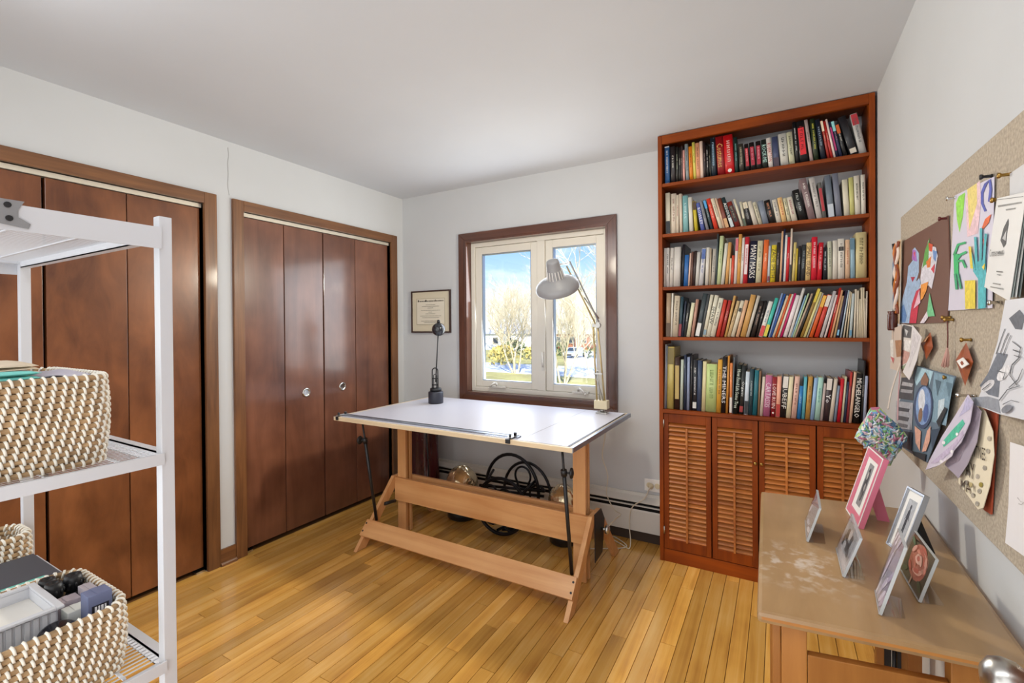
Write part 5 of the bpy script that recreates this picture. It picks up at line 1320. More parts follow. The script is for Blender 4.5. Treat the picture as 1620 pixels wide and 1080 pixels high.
# ================================================================== CORK BOARD
cb = thing('cork_board', 'large cork board on the right wall above the desk', 'board', (XR, 1.5, 1.32))
MB().box(XR - .0145, .86, .888, XR - .0006, 2.192, 1.742).build('cork_sheet', m_cork, cb, bevel=.002)
SHEETX = XR - .015
CORK = {
'brown': (0.385, [(2135,1645),(1627,1635),(1613,1470),(1634,1355),(2189,1350)], [([(2187,1355),(2163,1423),(2073,1495),(2052,1548),(1992,1561),(1995,1596),(1963,1600),(1914,1575),(1915,1515),(1945,1490),(1892,1474),(1910,1464),(1964,1444),(2013,1407),(2043,1354)],'9fb9d8'),([(2177,1359),(2167,1412),(2117,1421),(2074,1379),(2096,1357)],'5f86bc'),([(2002,1565),(1988,1597),(1950,1588),(1936,1550)],'a86ac0'),([(1982,1584),(1959,1586),(1961,1565)],'d04a5a'),([(2016,1508),(1960,1504),(1993,1490)],'b02040'),([(2037,1354),(2003,1417),(1946,1457),(1898,1463),(1901,1436),(1947,1354)],'c8304a'),([(1910,1462),(1875,1529),(1847,1557),(1802,1599),(1784,1579),(1729,1567),(1710,1540),(1736,1498),(1770,1452),(1803,1465)],'d4d2dc'),([(1870,1522),(1842,1570),(1790,1603),(1806,1530),(1847,1528)],'5aa04a'),([(1802,1590),(1757,1579),(1765,1559),(1795,1566)],'d8502a'),([(1826,1537),(1772,1548),(1784,1517),(1815,1518)],'e07a2a'),([(1757,1563),(1715,1553),(1729,1526),(1750,1537)],'6a90c8'),([(1775,1510),(1736,1522),(1743,1494)],'d04050'),([(1884,1473),(1800,1476),(1826,1449),(1864,1429),(1888,1425)],'e8963a'),([(1822,1373),(1788,1443),(1764,1408),(1736,1373)],'6fc08a'),([(1895,1354),(1816,1389),(1804,1370),(1848,1354)],'e0d4dc'),([(1974,1401),(1901,1459),(1888,1417)],'e6b8c8'),([(1946,1485),(1901,1495),(1884,1480),(1910,1463)],'9fb9d8')]),
'hands': (0.385, [(1572,1674),(1326,1654),(1337,1384),(1624,1386)], [([(1560,1652),(1540,1664),(1494,1663),(1509,1611),(1534,1575),(1553,1611)],'8fd84a'),([(1491,1653),(1402,1666),(1392,1625),(1413,1552),(1479,1555)],'e6c4cc'),([(1479,1666),(1418,1665),(1417,1619),(1466,1569),(1473,1624)],'e4d07a'),([(1361,1591),(1379,1611),(1394,1614),(1374,1592)],'4a56b0'),([(1379,1611),(1379,1633),(1394,1638),(1394,1614)],'4a56b0'),([(1379,1633),(1361,1646),(1374,1652),(1394,1638)],'4a56b0'),([(1361,1646),(1349,1651),(1339,1653),(1374,1652)],'4a56b0'),([(1349,1651),(1345,1633),(1331,1629),(1339,1653)],'4a56b0'),([(1345,1633),(1353,1609),(1339,1605),(1331,1629)],'4a56b0'),([(1387,1559),(1368,1575),(1335,1579),(1349,1563),(1377,1556)],'e0642a'),([(1378,1535),(1358,1528),(1357,1517),(1375,1517)],'d84a3a'),([(1574,1526),(1538,1524),(1536,1470),(1570,1475)],'2fb86a'),([(1561,1522),(1534,1543),(1547,1549),(1579,1526)],'2fa86a'),([(1534,1543),(1483,1540),(1488,1546),(1547,1549)],'2fa86a'),([(1553,1504),(1516,1516),(1528,1522),(1568,1510)],'2fb070'),([(1516,1516),(1476,1517),(1483,1523),(1528,1522)],'2fb070'),([(1546,1503),(1511,1501),(1501,1505),(1549,1509)],'2fa86a'),([(1511,1501),(1492,1483),(1477,1484),(1501,1505)],'2fa86a'),([(1569,1477),(1557,1437),(1539,1436),(1550,1476)],'2fa070'),([(1546,1475),(1523,1436),(1509,1436),(1531,1474)],'2fa070'),([(1435,1471),(1403,1489),(1361,1489),(1357,1446),(1403,1450)],'45aeb8'),([(1403,1454),(1357,1450),(1360,1385),(1403,1384)],'45aeb8'),([(1404,1473),(1412,1544),(1427,1547),(1419,1475)],'45aeb8'),([(1381,1479),(1378,1558),(1392,1560),(1395,1480)],'45aeb8'),([(1362,1480),(1351,1541),(1364,1544),(1376,1482)],'45aeb8'),([(1415,1471),(1438,1513),(1453,1514),(1429,1471)],'45aeb8'),([(1486,1453),(1418,1449),(1418,1385),(1482,1386)],'e2cc3a'),([(1431,1476),(1444,1528),(1460,1530),(1447,1478)],'e2cc3a'),([(1378,1474),(1361,1480),(1365,1466)],'e2c83a')]),
'prog': (0.372, [(1266,1597),(1140,1579),(1209,1393),(1331,1428)], [([(1259,1578),(1157,1563),(1158,1566),(1260,1582)],'8a8a88'),([(1223,1564),(1182,1558),(1183,1561),(1224,1567)],'8a8a88'),([(1268,1594),(1151,1573),(1151,1574),(1268,1595)],'6a6a6a'),([(1233,1496),(1247,1512),(1233,1533),(1212,1547),(1212,1536),(1219,1521),(1223,1502)],'4a4a4c'),([(1238,1514),(1219,1527),(1223,1507)],'b8b8b8'),([(1260,1488),(1230,1484),(1230,1486),(1260,1491)],'9a9a98'),([(1266,1453),(1238,1449),(1237,1451),(1265,1455)],'6a6a6a'),([(1263,1447),(1246,1444),(1245,1446),(1262,1448)],'6a6a6a'),([(1283,1431),(1248,1426),(1247,1428),(1282,1433)],'8a8a88'),([(1295,1425),(1233,1416),(1233,1418),(1294,1427)],'8a8a88')]),
'grey': (0.384, [(1247,1638),(1172,1639),(1172,1575),(1247,1588)], []),
'bw': (0.366, [(1208,1395),(1117,1396),(1113,1187),(1238,1178),(1360,1178),(1300,1238),(1243,1317)], [([(1242,1296),(1195,1295),(1228,1261),(1238,1210),(1289,1209),(1335,1221),(1289,1252)],'6a707c'),([(1384,1190),(1289,1205),(1238,1206),(1228,1181),(1289,1180),(1371,1176)],'8d929c'),([(1190,1361),(1164,1342),(1139,1341),(1127,1364),(1147,1376)],'5a5e68'),([(1188,1275),(1184,1271),(1187,1264),(1198,1255),(1213,1247),(1228,1243),(1240,1242),(1245,1246),(1241,1254),(1230,1263),(1214,1270),(1199,1275)],'dddde0'),([(1257,1241),(1255,1236),(1261,1230),(1275,1222),(1294,1215),(1312,1211),(1324,1211),(1326,1216),(1319,1223),(1303,1231),(1285,1238),(1268,1241)],'d6d6da'),([(1246,1292),(1226,1318),(1229,1318),(1249,1293)],'55585e'),([(1226,1318),(1205,1342),(1208,1342),(1229,1318)],'55585e'),([(1226,1294),(1207,1318),(1210,1318),(1229,1294)],'55585e'),([(1207,1318),(1189,1334),(1192,1335),(1210,1318)],'55585e'),([(1212,1292),(1194,1315),(1196,1315),(1215,1293)],'55585e'),([(1194,1315),(1179,1330),(1181,1331),(1196,1315)],'55585e'),([(1174,1319),(1141,1309),(1138,1310),(1172,1320)],'4a4d54'),([(1141,1309),(1149,1291),(1146,1290),(1138,1310)],'4a4d54'),([(1149,1291),(1175,1278),(1171,1277),(1146,1290)],'4a4d54'),([(1175,1278),(1184,1258),(1180,1258),(1171,1277)],'4a4d54'),([(1184,1258),(1153,1242),(1150,1243),(1180,1258)],'4a4d54'),([(1185,1234),(1146,1253),(1149,1254),(1187,1235)],'4a4d54'),([(1146,1253),(1129,1274),(1131,1274),(1149,1254)],'4a4d54'),([(1226,1205),(1190,1230),(1192,1231),(1229,1206)],'4a4d54'),([(1190,1230),(1139,1243),(1140,1244),(1192,1231)],'4a4d54'),([(1238,1260),(1201,1260),(1198,1261),(1237,1262)],'4a4d54'),([(1201,1260),(1211,1248),(1207,1247),(1198,1261)],'4a4d54'),([(1310,1215),(1267,1233),(1269,1234),(1313,1216)],'4a4d54'),([(1322,1222),(1278,1238),(1279,1239),(1324,1223)],'4a4d54'),([(1208,1200),(1173,1213),(1173,1214),(1210,1201)],'4a4d54'),([(1173,1213),(1140,1214),(1139,1215),(1173,1214)],'4a4d54'),([(1169,1204),(1169,1201),(1174,1196),(1184,1191),(1196,1187),(1207,1185),(1213,1186),(1214,1190),(1208,1195),(1198,1200),(1186,1203),(1175,1205)],'7a7e88'),([(1165,1304),(1140,1301),(1139,1303),(1164,1306)],'4a4d54'),([(1161,1295),(1136,1292),(1135,1294),(1159,1296)],'4a4d54')]),
'card_a': (0.365, [(2200,1333),(2046,1348),(2067,1186),(2236,1183)], [([(2231,1290),(2175,1295),(2176,1218),(2220,1211)],'e0dcd6'),([(2146,1292),(2040,1297),(2053,1240),(2123,1233)],'a87a58'),([(2227,1230),(2158,1227),(2176,1206)],'c86a6a')]),
'card_b': (0.372, [(2085,1352),(1935,1346),(1961,1195),(2116,1199)], [([(2054,1349),(1937,1342),(1954,1305),(2060,1306)],'5a5a5c'),([(2054,1298),(1946,1298),(1966,1263),(2067,1262)],'e8e6e4'),([(2163,1230),(2064,1262),(1966,1258),(1983,1227),(2096,1205)],'c89a90'),([(2218,1191),(2049,1208),(1983,1227),(2004,1205),(2130,1187)],'8a9a7a'),([(2032,1335),(1982,1328),(2012,1310)],'c8c8c8')]),
'card_c': (0.36, [(1872,1348),(1762,1313),(1820,1242),(1914,1173),(2001,1191),(1897,1256)], [([(1857,1333),(1776,1312),(1857,1252),(1919,1208)],'d4cfd2')]),
'coll': (0.376, [(1901,1221),(1697,1221),(1529,1223),(1640,1094),(1783,945),(1984,926),(2208,910),(2171,1057)], [([(1888,1218),(1717,1218),(1760,1173),(1792,1208),(1901,1157),(1927,1174)],'a9cbd8'),([(1707,1217),(1537,1219),(1553,1191),(1604,1087),(1728,1075),(1734,1146)],'7d9cae'),([(1668,1144),(1613,1157),(1631,1104),(1678,1084)],'c4d4dc'),([(1697,1198),(1640,1198),(1678,1154)],'4a6474'),([(1604,1202),(1553,1202),(1578,1162)],'5a7888'),([(2103,1163),(1922,1181),(1941,1105),(2154,1082)],'4a4a50'),([(2087,1150),(1941,1159),(1954,1147),(2103,1135)],'b0b0b4'),([(2110,1122),(1944,1137),(1955,1126),(2120,1109)],'a0a0a6'),([(2189,1068),(1941,1097),(1956,1007),(2207,965)],'a8aab2'),([(2154,1051),(1983,1071),(1997,1058),(2164,1036)],'4a4c54'),([(2172,1018),(1989,1041),(2006,1025),(2179,1001)],'55575e'),([(2155,994),(2006,1014),(2018,1001),(2165,979)],'6a6c74'),([(1716,1118),(1725,1095),(1746,1073),(1775,1053),(1810,1039),(1848,1033),(1883,1034),(1911,1045),(1928,1064),(1931,1087),(1918,1113),(1893,1137),(1860,1156),(1822,1168),(1786,1172),(1754,1167),(1731,1156),(1718,1139)],'3a4a6a'),([(1734,1118),(1742,1098),(1759,1079),(1782,1062),(1810,1051),(1840,1045),(1867,1048),(1888,1058),(1900,1074),(1902,1095),(1892,1117),(1872,1138),(1846,1154),(1817,1164),(1789,1167),(1764,1163),(1746,1152),(1736,1137)],'7f9cc8'),([(1795,1125),(1802,1109),(1814,1095),(1831,1086),(1848,1084),(1862,1088),(1870,1100),(1871,1115),(1864,1132),(1851,1146),(1834,1154),(1817,1156),(1804,1151),(1796,1140)],'d8dce4'),([(1760,1093),(1767,1080),(1778,1069),(1791,1062),(1803,1060),(1812,1064),(1816,1073),(1814,1086),(1806,1099),(1795,1110),(1782,1117),(1771,1119),(1762,1114),(1758,1105)],'4a64a0'),([(1823,1076),(1829,1066),(1839,1057),(1850,1051),(1861,1049),(1869,1052),(1873,1059),(1871,1070),(1865,1080),(1855,1090),(1844,1096),(1833,1097),(1826,1094),(1822,1086)],'8a6a50'),([(1839,1183),(1792,1210),(1755,1192),(1770,1172),(1839,1167)],'8a6450'),([(1915,1028),(1840,1026),(1853,962),(1903,977)],'d8a48e'),([(1735,1062),(1771,1040),(1829,965),(1783,979),(1743,1018)],'d8a48e'),([(2208,957),(1942,1002),(1956,938),(2155,914)],'2f3a48'),([(2172,948),(2073,965),(2122,929)],'8fa4b0'),([(1943,941),(1783,970),(1794,945),(1929,931)],'20242c'),([(1735,1050),(1640,1074),(1719,994)],'34465a'),([(1678,1084),(1604,1136),(1584,1134),(1650,1073)],'1e2228')]),
'fish': (0.355, [(1364,1198),(1334,1186),(1353,1140),(1409,1084),(1499,1030),(1604,978),(1701,943),(1663,979),(1549,1069),(1443,1142)], [([(1368,1194),(1330,1186),(1349,1169),(1423,1139),(1395,1162)],'b9b4d4'),([(1549,1053),(1467,1101),(1395,1139),(1381,1132),(1437,1092),(1532,1046)],'4fc0a0'),([(1653,973),(1549,1026),(1452,1074),(1395,1115),(1388,1105),(1467,1051),(1585,993)],'c4b6d0'),([(1684,950),(1549,1005),(1452,1055),(1467,1039),(1567,992)],'dcd4e0'),([(1518,1060),(1521,1056),(1528,1053),(1536,1051),(1543,1051),(1546,1054),(1543,1057),(1536,1060),(1528,1062),(1521,1062)],'f0eef2'),([(1455,1053),(1457,1050),(1464,1047),(1471,1045),(1477,1045),(1480,1047),(1477,1050),(1471,1053),(1464,1055),(1457,1055)],'f0eef2'),([(1541,1008),(1543,1005),(1549,1002),(1557,1000),(1563,1000),(1565,1002),(1563,1005),(1557,1008),(1549,1010),(1543,1010)],'f0eef2'),([(1420,1101),(1422,1098),(1427,1096),(1433,1094),(1438,1095),(1440,1096),(1438,1099),(1433,1102),(1427,1103),(1422,1102)],'f0eef2')]),
'flap': (0.366, [(1375,1181),(1328,1169),(1353,1098),(1411,1035),(1470,988),(1576,992),(1497,1058),(1410,1127)], [([(1359,1169),(1329,1167),(1384,1109),(1467,1028),(1545,1002),(1424,1082)],'b4a8b6')]),
'val': (0.374, [(1367,1174),(1336,1169),(1296,1134),(1290,1087),(1312,1019),(1347,962),(1376,948),(1502,969),(1502,1012),(1441,1079)], [([(1456,978),(1459,973),(1467,968),(1477,966),(1484,967),(1484,971),(1477,977),(1467,980),(1459,981)],'b0aa9a'),([(1417,1015),(1420,1011),(1428,1007),(1438,1005),(1444,1006),(1444,1010),(1438,1015),(1428,1018),(1420,1018)],'9a9488'),([(1364,1023),(1367,1019),(1374,1015),(1383,1013),(1388,1015),(1388,1018),(1383,1023),(1374,1026),(1367,1026)],'b8b0a0'),([(1324,1052),(1326,1048),(1333,1045),(1341,1043),(1346,1045),(1346,1048),(1341,1053),(1333,1055),(1326,1055)],'a09a8e'),([(1307,1091),(1309,1087),(1316,1084),(1323,1083),(1328,1085),(1328,1088),(1323,1092),(1316,1094),(1309,1094)],'b0a898'),([(1352,995),(1355,991),(1362,987),(1371,985),(1376,986),(1376,990),(1370,994),(1362,998),(1355,998)],'a8a294'),([(1389,975),(1392,970),(1400,966),(1408,963),(1414,965),(1414,969),(1408,973),(1400,977),(1392,977)],'b4ac9c'),([(1343,1012),(1346,1007),(1353,1003),(1361,1002),(1366,1003),(1366,1007),(1361,1011),(1353,1014),(1346,1014)],'9a8a3a'),([(1365,964),(1367,960),(1375,955),(1383,953),(1388,954),(1388,958),(1383,963),(1375,966),(1367,967)],'a8a294'),([(1298,1119),(1301,1115),(1307,1112),(1314,1111),(1319,1113),(1319,1116),(1314,1120),(1307,1122),(1301,1122)],'b0a898'),([(1428,991),(1431,986),(1439,982),(1449,980),(1455,981),(1455,985),(1449,990),(1439,993),(1431,994)],'8a8478'),([(1402,994),(1405,989),(1413,985),(1421,983),(1427,984),(1427,988),(1421,993),(1413,996),(1405,997)],'b8a878')]),
'valb': (0.384, [(1393,1167),(1308,1170),(1341,952),(1379,948),(1420,1000)], []),
'white': (0.38, [(1233,1127),(1160,1133),(1161,936),(1256,926),(1241,1003)], [([(1202,1031),(1188,1028),(1187,1029),(1199,1033)],'b8b4b4'),([(1188,1028),(1174,1031),(1173,1032),(1187,1029)],'b8b4b4'),([(1197,1021),(1183,1024),(1184,1025),(1196,1023)],'b8b4b4'),([(1183,1024),(1170,1034),(1172,1034),(1184,1025)],'b8b4b4')]),
'o1q': (0.37, [(1681,1326),(1658,1278),(1706,1258),(1825,1289),(1783,1313)], []),
'o2q': (0.37, [(1413,1315),(1367,1272),(1425,1217),(1494,1265)], []),
}


def outline(nm): return [Vector((CORK[nm][0], a / 1000, b / 1000)) for a, b in CORK[nm][1]]


def pinned(nm, name, label, cat, mt, color=None, wave=.0, thick=.0009):
    X, out, pr = CORK[nm]
    ys = [a / 1000 for a, b in out]; zs = [b / 1000 for a, b in out]
    cy, cz = sum(ys) / len(ys), sum(zs) / len(zs)
    t = thing(name, label, cat, (X, cy, cz))
    P = [Vector((X, a / 1000, b / 1000)) for a, b in out]
    MB().prism(P, (thick, 0, 0)).build('sheet', mt, t, color=color)
    if pr:
        m = MB()
        for i, (poly, c) in enumerate(pr):
            m.poly([Vector((X - .0004 - .00012 * i, a / 1000, b / 1000)) for a, b in poly], c=c)
        # turn every printed patch towards the room
        for k, f in enumerate(m.f):
            v = [m.v[i] for i in f]
            nrm = sum(((v[j] - v[0]).cross(v[j + 1] - v[0]) for j in range(1, len(v) - 1)), Vector())
            if nrm.x > 0: m.f[k] = f[::-1]
        m.build('print', m_print, t)
    return t


pinned('brown', 'childs_painting', 'brown painting of two colourful hand-shaped figures on the cork board', 'painting', m_plain, '6a473a', thick=.0025)
pinned('hands', 'handprint_painting', 'lavender painting covered in green, teal and yellow handprints', 'painting', m_plain, 'cfcbdb', thick=.0012)
pinned('grey', 'paper_scrap', 'pale paper scrap at the right edge, above the pinned program leaflet', 'paper', m_plain, 'c9c9cb')
pinned('bw', 'ink_drawing', 'grey and white ink drawing of faces, pinned above the white sheet', 'drawing', m_plain, 'd0d2d8', thick=.0012)
pinned('valb', 'brown_card', 'red-brown card stuck behind the cream valentine', 'card', m_plain, 'a5482c', thick=.003)
pinned('white', 'white_sheet', 'plain white sheet with a faint sketch, lowest right on the cork board', 'paper', m_plain, 'e2e0e2')
pinned('card_b', 'greeting_card', 'small card with flowers and a grey picture under the brown painting', 'card', m_plain, 'd8d2cc')
pinned('card_a', 'greeting_card', 'small beige card at the far left edge of the cork board', 'card', m_plain, 'cdbcae')
pinned('card_c', 'folded_flyer', 'white folded flyer sticking out beside the flower card', 'paper', m_plain, 'e0dcdc')
pinned('coll', 'collage', 'blue collage with an oval figure between two hands, low on the cork board', 'collage', m_plain, '5c6f80', thick=.0015)
pinned('fish', 'painted_paper_fish', 'lavender paper cut-out with a teal stripe and white dots', 'paper cut-out', m_plain, 'cfc8da', thick=.0012)
pinned('flap', 'grey_paper_flap', 'grey lavender folded paper behind the teal-striped cut-out', 'paper', m_plain, 'a59cab')
va = pinned('val', 'valentine_card', 'cream valentine card with dark hand lettering and grey dots', 'card', m_plain, 'e6dcc2', thick=.0012)
pg = pinned('prog', 'program_leaflet', 'white commencement program leaflet pinned at the upper right of the cork board', 'leaflet', m_plain, 'dcdcda', thick=.0008)
X0, o_, _p = CORK['prog']
o_ = [Vector((X0, a / 1000, b / 1000)) for a, b in o_]
for k in range(3):
    dx = .0022 + .0030 * k; cl = .006 * (k + 1)
    q = [o_[0] + Vector((dx, 0, -.002)), o_[1] + Vector((dx, 0, -.002)), o_[2] + Vector((dx, -cl, .006)), o_[3] + Vector((dx, -cl * .4, .004))]
    MB().prism(q, (.0006, 0, 0)).build('inner_page', m_plain, pg, color=('8f9a98', 'c9ccca', '6a7474')[k])


def wall_text(s, parent, p0, p1, h, x, col, ital=0.0):
    """lettering on the cork board from (y,z) p0 to p1, cap height h"""
    TEXTS.append(('WALL', s, parent, p0, p1, h, x, col, ital))


wall_text('Commencement', pg, (1.300, 1.487), (1.232, 1.481), .015, X0 - .0012, '4a4a4c', .25)
xv = CORK['val'][0]
wall_text('A', va, (1.384, 1.126), (1.360, 1.128), .026, xv - .0022, '3c3024')
wall_text('VALENTINES', va, (1.454, 1.052), (1.326, 1.066), .027, xv - .0022, '3c3024')
wall_text('DAY', va, (1.476, 1.000), (1.388, 1.008), .036, xv - .0022, '3c3024')
wall_text('MA !', va, (1.478, .960), (1.388, .974), .025, xv - .0022, '3c3024')


def pin(label, y, z, mt, x=None, ln=.020):
    x = SHEETX if x is None else x
    T_ = Matrix.Translation((x - .0004, y, z)) @ Matrix.Rotation(-math.pi / 2, 4, 'Y')
    t = thing('push_pin', label, 'pin', (x, y, z), 'push pins in the cork board')
    MB().lathe([(.0045, .001), (.0032, .004), (.0030, ln * .7), (.0055, ln * .85), (.0055, ln), (.0001, ln + .001)], T_, 12).build('head', mt, t)
    MB().cyl(T_ @ Vector((0, 0, -.006)), T_ @ Vector((0, 0, .0015)), .0008, n=6).build('needle', m_steel, t)


pin('silver push pin at the upper left corner of the handprint painting', 1.570, 1.668, m_chrome)
pin('black push pin at the upper right corner of the handprint painting', 1.343, 1.660, m_black)
pin('brass push pin at the lower right corner of the brown painting', 1.612, 1.368, m_brass)
pin('brass push pin holding the string of the pink tassel', 1.592, 1.362, m_brass)
pin('brass push pin above the brown diamond ornament', 1.466, 1.314, m_brass)
pin('silver push pin at the upper left corner of the ink drawing', 1.300, 1.394, m_chrome)
pin('dark red push pin at the upper right corner of the brown painting', 1.636, 1.630, pbr('pin_red', '5a1c1c', .4))
pin('brass push pin at the right corner of the blue collage', 1.600, 1.213, m_brass)
pin('silver push pin on top of the teal-striped paper cut-out', 1.440, 1.187, m_chrome, ln=.034)
pin('brass push pin holding the pale paper scrap', 1.252, 1.638, m_brass)
pin('brass push pin at the top of the program leaflet', 1.285, 1.598, m_brass)

# folded ornaments
m_copper = pbr('copper_paper', '9a4a22', .35, coat=.2, var=.2, scale=40)
def gem(name, label, top, right, bot, left, depth):
    c = (Vector(top) + Vector(right) + Vector(bot) + Vector(left)) / 4
    t = thing(name, label, 'ornament', c)
    base = [Vector(p) for p in (top, right, bot, left)]
    apex = c + Vector((-depth, 0, 0)); m = MB(); m.v += base + [apex, c + Vector((.006, 0, 0))]
    for i in range(4): m.face((i, (i + 1) % 4, 4)); m.face(((i + 1) % 4, i, 5))
    m.build('folded_body', m_copper, t)
    return t, c, apex
g, c, ap = gem('copper_box_ornament', 'small copper folded ornament left of the pink tassel', (.378, 1.755, 1.328), (.378, 1.730, 1.286), (.378, 1.800, 1.246), (.378, 1.865, 1.290), .008)
MB().prism([(.3688, 1.800, 1.296), (.3680, 1.760, 1.300), (.3730, 1.755, 1.316), (.3730, 1.797, 1.306)], (-.001, 0, 0)).build('pale_flap', pbr('pale_copper', 'd0a078', .5), g)
g, c, ap = gem('copper_diamond_ornament', 'copper diamond ornament with a white centre, right of the pink tassel', (.380, 1.470, 1.308), (.380, 1.425, 1.265), (.380, 1.478, 1.205), (.380, 1.545, 1.262), .006)
m = MB(); m.prism([c + Vector((-.0072, -.058, 0)), c + Vector((-.0076, -.022, .013)), c + Vector((-.0072, .022, .002)), c + Vector((-.0076, -.014, -.013))], (-.002, 0, 0))
m.build('white_eye', m_paper, g)
m = MB(); m.prism([c + Vector((-.0098, -.030, 0)), c + Vector((-.0098, -.020, .005)), c + Vector((-.0098, -.010, 0)), c + Vector((-.0098, -.020, -.005))], (-.001, 0, 0)); m.build('eye_centre', m_copper, g)

ts = thing('tassel', 'pink tassel hanging on a dark string between the two copper ornaments', 'ornament', (.378, 1.594, 1.30))
MB().tube([(.376, 1.592, 1.357), (.377, 1.594, 1.320), (.376, 1.592, 1.290)], .0016, 6).build('string', pbr('string_dark', '6a4038', .8), ts)
m = MB(); rnd = random.Random(8)
for k in range(22):
    a = rnd.uniform(0, 6.28); r = .013 * math.sqrt(rnd.random()); e = Vector((.372 + r * math.cos(a) * .5, 1.596 + r * 1.3 * math.sin(a), 1.243 + rnd.uniform(-.006, .006)))
    m.tube([(.376, 1.593, 1.292), (.375 + r * .3 * math.cos(a), 1.594 + r * .6 * math.sin(a), 1.27), e], .0017, 4)
m.build('threads', pbr('thread_pink', 'c49a8e', .9), ts)

# ribbons with a little brown jar at the far left edge of the board
rs = thing('ribbon_hanger', 'twisted orange, black and white ribbons hanging at the left edge of the board', 'ornament', (.365, 2.15, 1.5))
MB().prism([(.376, 2.112, 1.650), (.376, 2.172, 1.655), (.376, 2.200, 1.352), (.376, 2.146, 1.352)], (.001, 0, 0)).build('backing', m_plain, rs, color='d9bc98')
for k, (col, ph, yo) in enumerate((('c8742c', 0, 0), ('201a1a', 1.5, .012), ('e4d4c8', 3, -.008), ('7a8ca4', 4.2, .006), ('8a4428', 5.2, -.014))):
    P = [(.369 - .003 * math.sin(j * .9 + ph), 2.150 + yo + .0011 * j + .014 * math.sin(j * .8 + ph), 1.645 - .255 * j / 14) for j in range(15)]
    MB().tube(P, [.0030 + .0022 * abs(math.sin(j * .7 + ph)) for j in range(15)], 6).build('ribbon', m_plain, rs, color=col)
MB().lathe([(.013, 0), (.015, .004), (.015, .055), (.013, .062), (.015, .070), (.012, .070), (.012, .058), (.0001, .056)], Matrix.Translation((.362, 2.172, 1.328)), 16).build('brown_jar', pbr('jar_brown', '4a1c14', .2, coat=.4), rs)
MB().tube([(.366, 2.172, 1.3275), (.366, 2.176, 1.29), (.367, 2.172, 1.255)], .0014, 5).build('string', m_black, rs)

# crochet pouch on a string
random.seed(31)
pc = Vector((.300, 1.996, .969))
po_ = thing('crochet_pouch', 'multicoloured knobbly crochet pouch hanging by a string beside the bookcase', 'pouch', pc)
rx_ = Vector((.989, -.148, 0)); pal = ('6a8fbe', 'c8d4dc', '8fbe7a', 'd8b8c8', 'b86a84', '4f6f8a', 'e4e0d4', '8ac0c0', 'd89aac', '6a9a6a', 'c0d08a', 'dce4e4', 'b0c4d8')
m = MB(); n, k = 16, 26
oc = [(0, .108), (.5, .06), (1, .0), (.62, -.075), (.08, -.108), (-.55, -.075), (-1.0, .02), (-.55, .085)]
def rad(a):
    # rounded kite outline
    c_, s_ = math.cos(a), math.sin(a)
    return 1.0 / (abs(c_) ** 1.05 / .072 ** 1.05 + abs(s_) ** 1.05 / .108 ** 1.05) ** (1 / 1.05)
for i in range(n + 1):
    ph = -math.pi / 2 + math.pi * i / n
    for j in range(k):
        a = 2 * math.pi * j / k
        r = rad(a) * math.cos(ph) * (1 + random.uniform(-.07, .07)); d = .026 * math.sin(ph) * (1 + random.uniform(-.15, .15))
        m.v.append(pc + rx_ * (r * math.cos(a + .15)) + Vector((0, 0, r * math.sin(a + .15))) + Vector((.148, .989, 0)) * d)
for i in range(n):
    for j in range(k):
        m.face((i * k + j, i * k + (j + 1) % k, (i + 1) * k + (j + 1) % k, (i + 1) * k + j), 0, False, random.choice(pal))
m.build('body', m_print, po_)
m = MB()
for q in range(150):
    a = random.uniform(0, 6.28); f = math.sqrt(random.random()) * .92; r = rad(a) * f; d = -.026 * math.sqrt(max(0, 1 - f * f)) - .001
    c = pc + rx_ * (r * math.cos(a + .15)) + Vector((0, 0, r * math.sin(a + .15))) + Vector((.148, .989, 0)) * d
    e = random.uniform(0, 3.14); v = (rx_ * math.cos(e) + Vector((0, 0, math.sin(e)))) * random.uniform(.006, .013)
    m.tube([c - v, c - Vector((.0, .005, 0)), c + v], .0026, 5, c=random.choice(pal))
o = m.build('yarn_loops', m_print, po_); o['kind'] = 'stuff'
MB().tube(smooth_path([pc + rx_ * .02 + Vector((0, 0, .095)), (.335, 2.03, 1.12), (.362, 2.07, 1.20), (.376, 2.09, 1.255)]), .0022, 6).build('string', pbr('string_cream', 'd8c8b8', .9), po_)
MB().tube(smooth_path([pc + rx_ * .045 + Vector((0, 0, .06)), (.355, 2.04, 1.10), (.368, 2.08, 1.20), (.376, 2.09, 1.255)]), .0018, 6).build('string', pbr('string_pink', 'c89a9a', .9), po_)
pin('cream push pin holding the string of the crochet pouch', 2.09, 1.258, m_cream)

